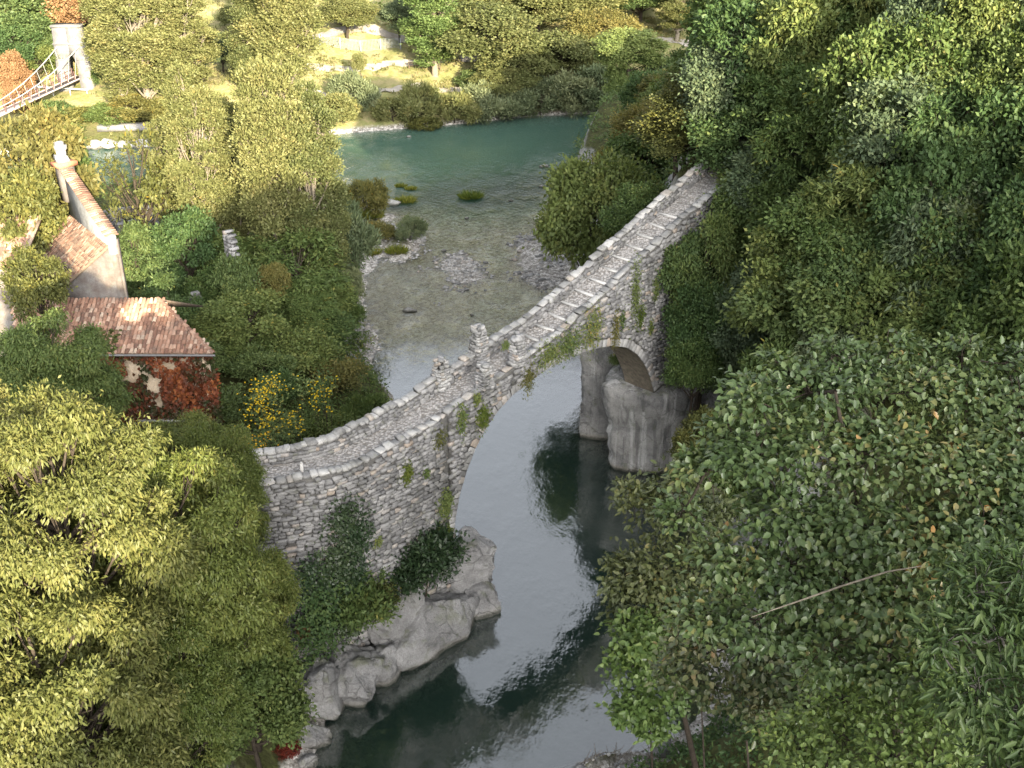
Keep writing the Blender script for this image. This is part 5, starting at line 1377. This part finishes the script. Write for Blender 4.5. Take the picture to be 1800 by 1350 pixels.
# ------------------------------------------------------------------ near trees whose single leaves can be seen
def hero(name, label, boughs, base, seed, mat, clumps, per, ll, lw, trunk_pts, rad, n_single=0, bark='bark', group=None, **k):
    r = np.random.RandomState(seed)
    t = thing(name, label, 'tree', base, group)
    base = np.array(base)
    bo = [(np.array(c) - base, R) for c, R in boughs]
    ctr = np.mean([b[0] for b in bo], 0)
    V, F, val, (P, N, A, L, W) = leaves_on(bo, r, clumps, per, ll, lw, six=True, center=ctr, **k)
    single = np.zeros(len(P), bool)
    if n_single:
        camv = np.array([0, 0, CAM_H]) - base
        d = np.linalg.norm(P - camv, axis=1) - 2.0 * ((P - ctr) @ unit(camv - ctr)) - 6 * L
        single[np.argsort(d)[:n_single]] = True
    kv = ~np.repeat(single, 6)
    Vk = V[kv]; n = int((~single).sum())
    b = np.arange(n)[:, None] * 6
    Fk = np.concatenate([b + np.array([[0, 1, 2, 3]]), b + np.array([[0, 3, 4, 5]])], 1).reshape(-1, 4)
    obj('crown', crown_mesh('crown', Vk, Fk, val[~single], True), M[mat], t)
    lm = []
    for q in range(5):
        v1, f1 = leaf_cards(np.zeros((1, 3)), np.array([[0, 0, 1.]]), np.array([[1., 0, 0]]), np.array([1.]), np.array([lw / ll * (.85 + .08 * q)]), six=True)
        lm.append(crown_mesh('leaf_blade', v1, f1, np.array([.15 + .18 * q]), True))
    for i in np.where(single)[0]:
        o = obj('leaf', lm[min(4, int(val[i] * 5))], M[mat], t)
        a = Vector(A[i]).normalized(); s_ = Vector(np.cross(N[i], A[i])).normalized(); nn_ = a.cross(s_)
        o.matrix_local = Matrix.Translation(Vector(P[i])) @ Matrix((a, s_, nn_)).transposed().to_4x4() @ Matrix.Scale(float(L[i]), 4)
    parts = []
    T = np.array(trunk_pts) - base
    parts.append(tube(T, np.linspace(rad, rad * .16, len(T)), 8))
    nodes = [T[-1], T[-2] * .4 + T[-1] * .6]; todo = list(range(len(bo)))
    while todo:                        # every bough hangs on the nearest one already carried
        best = min(((np.linalg.norm(bo[i][0] - q), i, k_) for i in todo for k_, q in enumerate(nodes)), key=lambda z: z[0])
        _, i, k_ = best; s_ = nodes[k_]; c, R = bo[i]; todo.remove(i); nodes.append(c)
        q = np.linspace(0, 1, 6)[:, None]; m_ = (s_ + c) / 2 + r.normal(size=3) * .12 - [0, 0, .12]
        rr_ = max(.014, rad * .42 * .86 ** (len(nodes) ** .75))
        parts.append(tube((1 - q) ** 2 * s_ + 2 * q * (1 - q) * m_ + q * q * c, rr_ * (1 - .5 * q[:, 0]), 6))
        for w_ in range(7):
            e = c + unit(r.normal(size=3)) * R * .95
            parts.append(tube(np.stack([c + (s_ - c) * .15 * r.rand(), (c + e) / 2 + r.normal(size=3) * .04, e]), [rad * .10, rad * .07, rad * .03], 4))
    tv, tf = pack(parts); tm = new_mesh('trunk', tv, tf); smooth(tm)
    obj('trunk', tm, M[bark], t)
    return t
def PB(u, v, y, rpx):
    q = aty(u, v, y); return (np.array(q[:]), rpx * pxm(y, q.z))
hz = [PB(1375, 640, 20.5, 34), PB(1470, 622, 21, 40), PB(1575, 612, 21.2, 38), PB(1690, 628, 21, 46), PB(1275, 745, 19.6, 34), PB(1770, 640, 21, 44), PB(1330, 700, 19.5, 60), PB(1420, 690, 20, 70), PB(1500, 680, 20.5, 70), PB(1600, 690, 20.5, 80), PB(1700, 700, 20.5, 85), PB(1790, 720, 20.5, 85), PB(1240, 830, 19.0, 55), PB(1330, 800, 18.8, 75), PB(1430, 790, 19, 85), PB(1540, 800, 19, 95), PB(1660, 810, 19, 95), PB(1770, 820, 19, 95),
      PB(1390, 900, 18.2, 80), PB(1500, 920, 18, 95), PB(1620, 930, 18, 95), PB(1740, 920, 17.8, 95), PB(1290, 980, 18, 70), PB(1390, 1000, 17.6, 80), PB(1500, 1030, 17.2, 85), PB(1600, 1050, 17, 80), PB(1250, 1080, 17.6, 60), PB(1340, 1090, 17.2, 75), PB(1450, 1130, 17, 75), PB(1200, 900, 19.2, 42), PB(1560, 1150, 16.6, 75), PB(1820, 960, 17.5, 90)]
bx_, by_ = 10.5, 17.5; bz = gz(bx_, by_)
hero('hazel_tree', 'big broad-leaved hazel nearest the viewer, filling the right foreground', hz, (bx_, by_, bz), 4, 'leaf_hazel', 34, 24, .155, .105, [(bx_, by_, bz - .3), (9.8, 17.8, bz + 6), (8.6, 18.2, 22), (7.2, 18.8, 27), (6.4, 19.3, 30)], .2, 300, flat=.5, upb=1.0, droop=.25, spread=.30, outward=.5, zs=.55)
# long bare branch across the hazel
pts = [aty(1620, 995, 16.2), aty(1560, 1005, 16.2), aty(1480, 1030, 16.1), aty(1400, 1058, 16.0), aty(1320, 1085, 16.0)]
ash = [PB(1720, 1040, 13.5, 65), PB(1790, 1020, 13.5, 80), PB(1690, 1110, 13, 55), PB(1760, 1120, 12.8, 80), PB(1830, 1140, 12.8, 90), PB(1650, 1130, 12.8, 38), PB(1715, 1210, 12.4, 70), PB(1790, 1240, 12.2, 85), PB(1760, 1330, 12, 70), PB(1830, 1340, 11.8, 80)]
bx_, by_ = 8.5, 12.5; bz = gz(bx_, by_)
hero('ash_tree', 'bright green ash with long leaflets at the lower right edge', ash, (bx_, by_, bz), 5, 'leaf_ash', 34, 15, .19, .055, [(bx_, by_, bz - .3), (8.3, 12.5, bz + 6), (7.9, 12.6, 20), (7.4, 12.7, 24.5), (7.1, 12.8, 26.5)], .12, 200, bark='bark_grey', flat=.6, upb=.8, droop=.45, spread=.34, zs=.6)
oak = [PB(1110, 880, 31, 38), PB(1160, 900, 31, 55), PB(1230, 910, 31, 60), PB(1100, 1010, 30, 45), PB(1160, 1000, 30, 65), PB(1235, 1000, 30, 65), PB(1120, 1060, 29.5, 50), PB(1190, 1080, 29.5, 60), PB(1250, 1080, 29, 60), PB(1190, 850, 31, 40)]
bx_, by_ = 7.6, 30.5; bz = gz(bx_, by_)
hero('oak_tree', 'dark olive oak leaning out over the pool', oak, (bx_, by_, bz), 6, 'leaf_oak', 28, 26, .22, .12, [(bx_, by_, bz - .3), (7, 30.4, 8), (5.8, 30.4, 13), (5.0, 30.4, 17)], .18, 0, flat=.7, upb=.7)
mp = [PB(1120, 1120, 28, 45), PB(1165, 1140, 28, 45), PB(1110, 1170, 28, 40), PB(1160, 1200, 28, 50), PB(1120, 1230, 28, 38), PB(1150, 1265, 28, 35), PB(1100, 1255, 28, 25)]
q0 = aty(1195, 1345, 29.5); 
bx_, by_ = 6.3, 30.0; bz = gz(bx_, by_)
hero('maple_sapling', 'slim green maple sapling with a thin dark trunk above the pebble beach', mp, (bx_, by_, bz), 7, 'leaf_mid2', 28, 22, .20, .15, [(bx_, by_, bz - .3), (5.6, 29.4, 5), (5.0, 28.6, 10), (4.5, 28.2, 15)], .09, 0, flat=.6, upb=.9)
hb = [PB(1230, 1150, 21, 55), PB(1290, 1130, 21, 60), PB(1350, 1180, 20.5, 60), PB(1240, 1200, 21, 50), PB(1310, 1220, 20.5, 55), PB(1390, 1230, 20, 55), PB(1190, 1190, 21, 35)]
bx_, by_ = 7.6, 21.5; bz = gz(bx_, by_)
hero('hazel_tree', 'small browning hazel under the big one, twigs reaching to the pool', hb, (bx_, by_, bz), 8, 'leaf_hazel_brown', 26, 20, .17, .11, [(bx_, by_, bz - .3), (6.6, 21.4, 8), (5.4, 21.2, 15), (4.8, 21, 20)], .1, 150, flat=.6, upb=.9)
lb = [PB(1660, 1270, 15, 60), PB(1640, 1190, 15.5, 55), PB(1400, 1310, 17, 60), PB(1480, 1290, 16.5, 75), PB(1570, 1260, 16, 80), PB(1560, 1340, 15.5, 80), PB(1450, 1370, 16, 70), PB(1640, 1340, 15, 70), PB(1480, 1220, 17, 65)]
bx_, by_ = 7.5, 16.0; bz = gz(bx_, by_)
hero('hornbeam_tree', 'olive green tree filling the bottom edge left of the ash', lb, (bx_, by_, bz), 9, 'leaf_mid2', 30, 26, .13, .08, [(bx_, by_, bz - .3), (6.6, 16, 12), (5.2, 16, 20), (4.6, 16, 24)], .12, 0, flat=.6, upb=.8)
V, F = tube(np.array([p[:] for p in pts]), [.010, .018, .020, .017, .007], 6)
o = obj('bare_branch', new_mesh('bare_branch', V, F), M['bark_pale'], None, 'long bare grey branch slanting across the hazel leaves', 'branch')

# ------------------------------------------------------------------ undergrowth, ivy, weeds
def scatter(name, n, xr, yr, mask, rad, per, ll, lw, mat, lab, seed, droop=.2, upb=.7, hmul=.7, cat='undergrowth', axis_up=0.0):
    r = np.random.RandomState(seed)
    X, Y = r.uniform(*xr, n), r.uniform(*yr, n); Z = ground(X, Y)
    kp = mask(X, Y, Z); X, Y, Z = X[kp], Y[kp], Z[kp]; n = len(X)
    k = r.poisson(per, n).clip(1); ci = np.repeat(np.arange(n), k); m = len(ci)
    rr = rad * (.5 + r.rand(n))
    D = unit(r.normal(size=(m, 3)) + np.array([0, 0, .6])); D[:, 2] = np.abs(D[:, 2])
    P = np.stack([X, Y, Z], 1)[ci] + D * (rr[ci] * (.55 + .5 * r.rand(m)))[:, None] * [1, 1, hmul]
    N = unit(D * .5 + [0, -.15, upb] + r.normal(size=(m, 3)) * .4); A = unit(D * .4 + r.normal(size=(m, 3)) * .7 + [0, 0, axis_up - droop])
    V, F = leaf_cards(P, N, A, ll * (.6 + .8 * r.rand(m)), lw * (.6 + .8 * r.rand(m)), .12)
    val = np.clip(.5 * r.rand(m) + .5 * r.rand(n)[ci], 0, 1)
    obj(name, crown_mesh(name, V, F, val), M[mat], None, lab, cat, None, 'stuff')
land = lambda X, Y, Z: Z > .25
def off_house(X, Y): return ~((X > -31) & (X < -18.5) & (Y > 61) & (Y < 73))
def off_bridge(X, Y):
    s = (X - A0[0]) * E0[0] + (Y - A0[1]) * E0[1]; w = -(X - A0[0]) * E0[1] + (Y - A0[1]) * E0[0]
    return ~((w > -.9) & (w < BW + .9) & (s > -9) & (s < 31)) & ~((X > -15) & (X < -8) & (Y > 41) & (Y < 46.5))
scatter('undergrowth', 3400, (-30, -6), (46, 92), lambda X, Y, Z: (Z > .45) & off_house(X, Y) & off_bridge(X, Y), .75, 22, .24, .13, 'leaf_mid', 'tangled green weeds over the bank above the bridge', 1)
scatter('undergrowth', 1500, (-60, -15), (88, 128), land, .9, 18, .3, .16, 'leaf_mid', 'weeds over the low bank beside the side river', 2)
scatter('undergrowth', 6500, (3, 66), (40, 172), lambda X, Y, Z: (Z > 1.2) & off_bridge(X, Y) & ~((X > 5.5) & (X < 13.5) & (Y > 63) & (Y < 71)), 1.1, 22, .30, .16, 'leaf_dark', 'dark undergrowth covering the wooded slope', 3)
scatter('undergrowth', 2400, (3, 26), (12, 42), lambda X, Y, Z: (Z > 1.0), .7, 22, .22, .12, 'leaf_dark', 'low weeds on the slope above the pebble beach', 4)
scatter('undergrowth', 1500, (-30, -8), (24, 45), lambda X, Y, Z: (Z > 2.4) & off_bridge(X, Y), .8, 20, .24, .13, 'leaf_dark', 'undergrowth under the robinias', 5)
scatter('grass', 5200, (-70, 45), (150, 205), lambda X, Y, Z: (Z > .35) & (fbm(X * .09, Y * .13) > -.25), .5, 9, .55, .09, 'dry_grass', 'dry late-summer grass on the far bank meadow', 6, droop=-.2, upb=.2, hmul=.6, cat='grass', axis_up=.9)
scatter('undergrowth', 1400, (-75, 45), (149, 205), lambda X, Y, Z: (Z > .3) & (fbm(X * .12 + 9, Y * .16) > .05), .8, 16, .36, .18, 'leaf_olive', 'patches of green weeds on the far bank', 7)
scatter('undergrowth', 2600, (-150, 130), (200, 300), land, 1.6, 14, .7, .4, 'leaf_mid', 'scrub between the trees of the far hill', 8)
# bright tufts in the river
for u, v, w, lab in ((712, 348, 30, 'bright green tuft beside the flat slab in the river'), (828, 341, 34, 'yellowish tuft alone in the middle of the shallows'), (722, 326, 16, 'tiny tuft, right one of the pair in the green water'), (705, 321, 16, 'tiny tuft, left one of the pair in the green water'),
                     (648, 374, 44, 'long bright tuft next to the brown shrub'), (698, 441, 32, 'fresh green tuft at the tip of the gravel island'), (655, 440, 28, 'yellow-green tuft behind the island tip')):
    p = atz(u, v + 6, .05); R = w * pxm(p.y, 0) * .5; r = np.random.RandomState(int(u))
    n = 420; a, q = r.rand(n) * 6.283, np.sqrt(r.rand(n)); P = np.stack([np.cos(a) * q * R, np.sin(a) * q * R * .7, np.full(n, -.05)], 1)
    V, F = leaf_cards(P, unit(r.normal(size=(n, 3))), unit(np.stack([np.cos(a) * q * .9, np.sin(a) * q * .9, np.full(n, .8)], 1) + .3 * r.normal(size=(n, 3))), R * .75 * (.6 + .7 * r.rand(n)), .07 * np.ones(n) * (1 + r.rand(n)), .1)
    t = obj('grass_tuft', crown_mesh('grass_tuft', V, F, r.rand(n)), M['grass'], None, lab, 'grass tuft', 'grass tufts in the river', None, (p.x, p.y, max(0, gz(p.x, p.y))))
# golden flowers on the bank behind the bridge
def flower_bush(u0, u1, v0, v1, y, n, nf, seed, lab):
    r = np.random.RandomState(seed)
    cu, cv = r.uniform(u0, u1, 14), r.uniform(v0, v1, 14); ci = r.randint(0, 14, n)
    u, v = cu[ci] + r.normal(size=n) * 11, cv[ci] + r.normal(size=n) * 11
    yy = y + (v0 - v) * -.012 * 0 + r.normal(size=n) * .6 + (v1 - v) * .05
    P = np.array([aty(a, b, c)[:] for a, b, c in zip(u, v, yy)])
    c0 = P.mean(0); b0 = (c0[0], c0[1], gz(c0[0], c0[1])); g = thing('flower_bush', lab, 'flowers', b0, 'golden flowers behind the bridge')
    P = P - np.array(b0)
    V, F = leaf_cards(P, unit(r.normal(size=(n, 3)) * .5 + [0, -.3, .8]), unit(r.normal(size=(n, 3)) - [0, 0, .2]), .22 * (.6 + .7 * r.rand(n)), .11 * (.6 + .7 * r.rand(n)), .1)
    obj('leaves', crown_mesh('leaves', V, F, r.rand(n)), M['leaf_dark'], g)
    cl = np.where(ci < 7)[0][r.randint(0, int((ci < 7).sum()), nf)]; off = P[cl] + r.normal(size=(nf, 3)) * [.16, .1, .1] + [0, -.3, .15]
    pet = []
    for k in range(3):
        A = unit(r.normal(size=(nf, 3)) * [1, 1, .3]); pet.append(leaf_cards(off - A * .07, unit([0, -.6, .8] + r.normal(size=(nf, 3)) * .25), A, np.full(nf, .15), np.full(nf, .09), 0))
    V, F = pack(pet); obj('blossoms', crown_mesh('blossoms', V, F, r.rand(len(F))), M['flower'], g)
    st = [tube(np.stack([P[i] * [1, 1, 0] * .6 + [0, 0, -.2], P[i] * [.85, .85, .6], P[i]]), [.02, .015, .008], 4) for i in range(0, n, 40)]
    V, F = pack(st); obj('stems', new_mesh('stems', V, F), M['bark'], g)
flower_bush(450, 540, 675, 770, 57, 1500, 330, 1, 'large clump of golden daisies behind the far parapet')
flower_bush(555, 585, 665, 715, 61, 500, 90, 2, 'narrow clump of golden daisies nearer the water')
flower_bush(420, 470, 770, 800, 52, 500, 90, 3, 'low clump of golden daisies by the bend of the approach')
# plants rooted in the bridge wall
def wall_pt(u, v):
    d = ray(u, v); n = np.array([-E0[1], E0[0]]); t = (n @ A0) / (n[0] * d[0] + n[1] * d[1])
    return np.array([d[0] * t, d[1] * t, CAM_H + d[2] * t])
nW = np.array([E0[1], -E0[0], 0.0])
def wall_plant(u, v, wpx, hpx, n, mat, lab, seed, ll=.16, lw=.06, hang=.6, name='wall_weed', group='weeds rooted in the bridge wall', bulge=.25):
    r = np.random.RandomState(seed); c = wall_pt(u, v); m = pxm(c[1], c[2])
    a, b = r.normal(size=n) * .33, np.clip(r.normal(size=n) * .33, -1, 1)
    P = np.outer(a * wpx * m * (.7 + .5 * r.rand(n)), np.append(E0, 0)) + np.outer(-b * hpx * m * 1.05, [0, 0, 1]) + np.outer(.04 + bulge * r.rand(n) * np.exp(-a * a - b * b), nW)
    N = unit(nW * .8 + [0, 0, .5] + r.normal(size=(n, 3)) * .4); A = unit(nW * .35 + r.normal(size=(n, 3)) * .5 - np.array([0, 0, hang]))
    V, F = leaf_cards(P, N, A, ll * (.6 + .8 * r.rand(n)), lw * (.6 + .8 * r.rand(n)), .1)
    obj(name, crown_mesh(name, V, F, np.clip(r.rand(n) * .7 + .3 * r.rand(), 0, 1)), M[mat], None, lab, 'wall plant' if name == 'wall_weed' else 'ivy', group, None, tuple(c))
k = 0
for (u, v, w, h, n, mat, lab) in [
    (995, 603, 60, 34, 700, 'leaf_mid', 'long fringe of grassy weeds hanging just left of the arch top, over the ring stones'),
    (960, 622, 50, 30, 420, 'leaf_mid', 'lower end of the weed fringe beside the narrow gate pier'), (1038, 575, 40, 50, 600, 'leaf_mid', 'large weed clump hanging above the arch crown'),
    (1078, 575, 16, 50, 260, 'leaf_olive', 'thin brown weed streak right of the large clump over the arch'), (1113, 510, 22, 75, 480, 'leaf_mid', 'tall mossy streak below the near parapet above the arch'),
    (1122, 553, 18, 34, 260, 'grass', 'bright weed at the foot of the tall mossy streak'), (1149, 508, 12, 34, 200, 'leaf_mid', 'narrow green weed high on the wall near the bridge end'),
    (1090, 560, 10, 24, 130, 'leaf_mid', 'small green weed between the two streaks'), (1140, 572, 10, 20, 120, 'leaf_mid', 'small weed low on the wall near the bridge end'),
    (925, 665, 26, 40, 240, 'leaf_olive', 'brown weed clump hanging over the ring left of the fringe'), (712, 829, 18, 26, 300, 'grass', 'round green weed high in the middle of the wall'),
    (845, 730, 22, 32, 380, 'grass', 'bright round weed beside the arch ring below the stubby pier'), (808, 735, 20, 40, 260, 'leaf_mid', 'loose weeds below the stubby pier'),
    (780, 885, 24, 40, 480, 'leaf_mid', 'large green weed patch beside the arch ring at mid height'), (784, 938, 14, 18, 200, 'grass', 'small bright weed just above the rock nose'),
    (768, 930, 10, 12, 90, 'leaf_mid', 'tiny weed left of the small bright one'), (745, 700 + 130, 10, 14, 90, 'leaf_mid', 'tiny weed right of the round green one'), (770, 770, 22, 26, 160, 'leaf_olive', 'brownish weeds in the wall under the deck'),
    (835, 700, 12, 16, 120, 'leaf_mid', 'tiny weed between stubby pier and arch ring'), (660, 950, 12, 14, 110, 'leaf_mid', 'small weed beside the ivy curtain'), (668, 1005, 9, 16, 80, 'leaf_mid', 'tiny weed low on the wall right of the ivy'),
    (690, 1040, 12, 34, 150, 'leaf_mid', 'thin weed streak low on the wall'), (885, 605, 10, 10, 90, 'leaf_mid', 'weed sprig on the narrow gate pier')]:
    k += 1; wall_plant(u, v, w * 1.15, h * 1.15, int(n * 1.8), mat, lab, k)
for j, (u, v, w, h, n) in enumerate([(600, 905, 60, 50, 500), (625, 940, 60, 70, 700), (590, 985, 80, 90, 1000), (622, 1030, 50, 110, 1000), (570, 1040, 70, 90, 900), (610, 1090, 70, 60, 800), (535, 1010, 40, 60, 400)]):
    wall_plant(u, v, w, h, n, 'leaf_ivy', 'dark ivy ' + ('top fringe of the curtain under the parapet', 'upper curtain beside the bare wall stones', 'broad middle of the curtain', 'long hanging strip at the curtain edge', 'mass at the bramble side', 'foot of the curtain above the rock ledge', 'patch near the robinia leaves')[j] + ' on the bridge wall', 51 + j, .17, .13, .5, 'ivy', 'ivy on the bridge wall', .3)
wall_plant(545, 1090, 90, 130, 1800, 'leaf_dark', 'ivy and bramble mass beside the shaded robinias', 63, .2, .12, .4, 'ivy', None, 1.0)
b = atz(742, 1085, 3.4)
plant('bush_c', -4.8, 48.6, 6.5, 4.6, 'leaf_ivy', 'dense dark green bush growing on the rock ledge at the wall foot', name='ledge_bush', cat='bush', base=2.6)
plant('bush_c', -8.6, 45.2, 6.2, 4.2, 'leaf_mid', 'bramble bush on the rocks below the ivy curtain', name='ledge_bush', cat='bush', base=2.4)
plant('bush_c', -7.0, 45.6, 4.9, 2.6, 'leaf_olive', 'small bramble behind the top of the rock ledge', name='ledge_bush', cat='bush', base=2.9)
plant('bush_b', -10.3, 42.9, 4.9, 1.0, 'leaf_orange', 'small orange fern on the rock below the brambles', name='ledge_bush', cat='bush', base=3.6)
plant('bush_a', -10.6, 38.4, 1.6, 1.1, 'leaf_red', 'small red bush at the waterline beside the rocks', name='ledge_bush', cat='bush', base=.6)
for (x, y, z, w, lab) in [(7.3, 66.9, 8.2, 1.2, 'shrub on the ledge of the rock block under the vault'), (5.3, 70.2, 9.0, 1.6, 'shrub hanging from the dark rock buttress behind the arch'), (12.6, 64.2, 9.5, 2.6, 'green shrub on the cliff beside the rock block'), (13.4, 63.6, 6.0, 2.8, 'shrub at the foot of the cliff'), (11.9, 65.0, 8.5, 1.5, 'ivy shrub at the wall end above the rock block')]:
    plant('bush_c', x, y, z, w, 'leaf_dark' if w < 2 else 'leaf_mid', lab, name='cliff_shrub', cat='shrub', base=z - w * .8)
# driftwood, litter on the pebble beach
r = np.random.RandomState(3)
parts = []
for i in range(190):
    x, y = r.uniform(2.2, 8.4), r.uniform(36.6, 39.8); z = gz(x, y)
    if z < -.05: continue
    a = r.uniform(0, 3.14); L = r.uniform(.25, 1.5); d = np.array([math.cos(a), math.sin(a), r.normal() * .12]) * L / 2; c = np.array([x, y, max(z, 0) + .05 + .06 * r.rand()])
    parts.append(tube(np.stack([c - d, c + r.normal(size=3) * .05, c + d]), [.012, .018, .008], 4))
obj('driftwood', new_mesh('driftwood', *pack(parts)), M['bark_pale'], None, 'dry twigs washed up on the pebble beach', 'driftwood', None, 'stuff')
rock('boulder', None, 33, (3.2, 37.6, .2), (.9, .9, 1.0), .4, sub=4, label='grey boulder among the driftwood on the pebble beach', cat='boulder')
rock('boulder', None, 34, (7.3, 39.2, .5), (1.4, 1.2, 1.2), .9, sub=4, label='boulder under the maple sapling', cat='boulder')
p = atz(1262, 1300, gz(7.8, 40.2) + .35)
V = np.array([(-.12, -.1, 0), (.12, -.1, .03), (.12, .1, 0), (-.12, .1, .05), (-.12, -.1, -.01), (.12, -.1, .02), (.12, .1, -.01), (-.12, .1, .04)])
obj('paper_litter', new_mesh('paper', V, np.array([(0, 1, 2, 3), (7, 6, 5, 4), (0, 4, 5, 1), (1, 5, 6, 2), (2, 6, 7, 3), (3, 7, 4, 0)])), M['step'], None, 'scrap of white paper lying in the weeds above the pebble beach', 'litter', None, None, (p.x, p.y, p.z + .15))
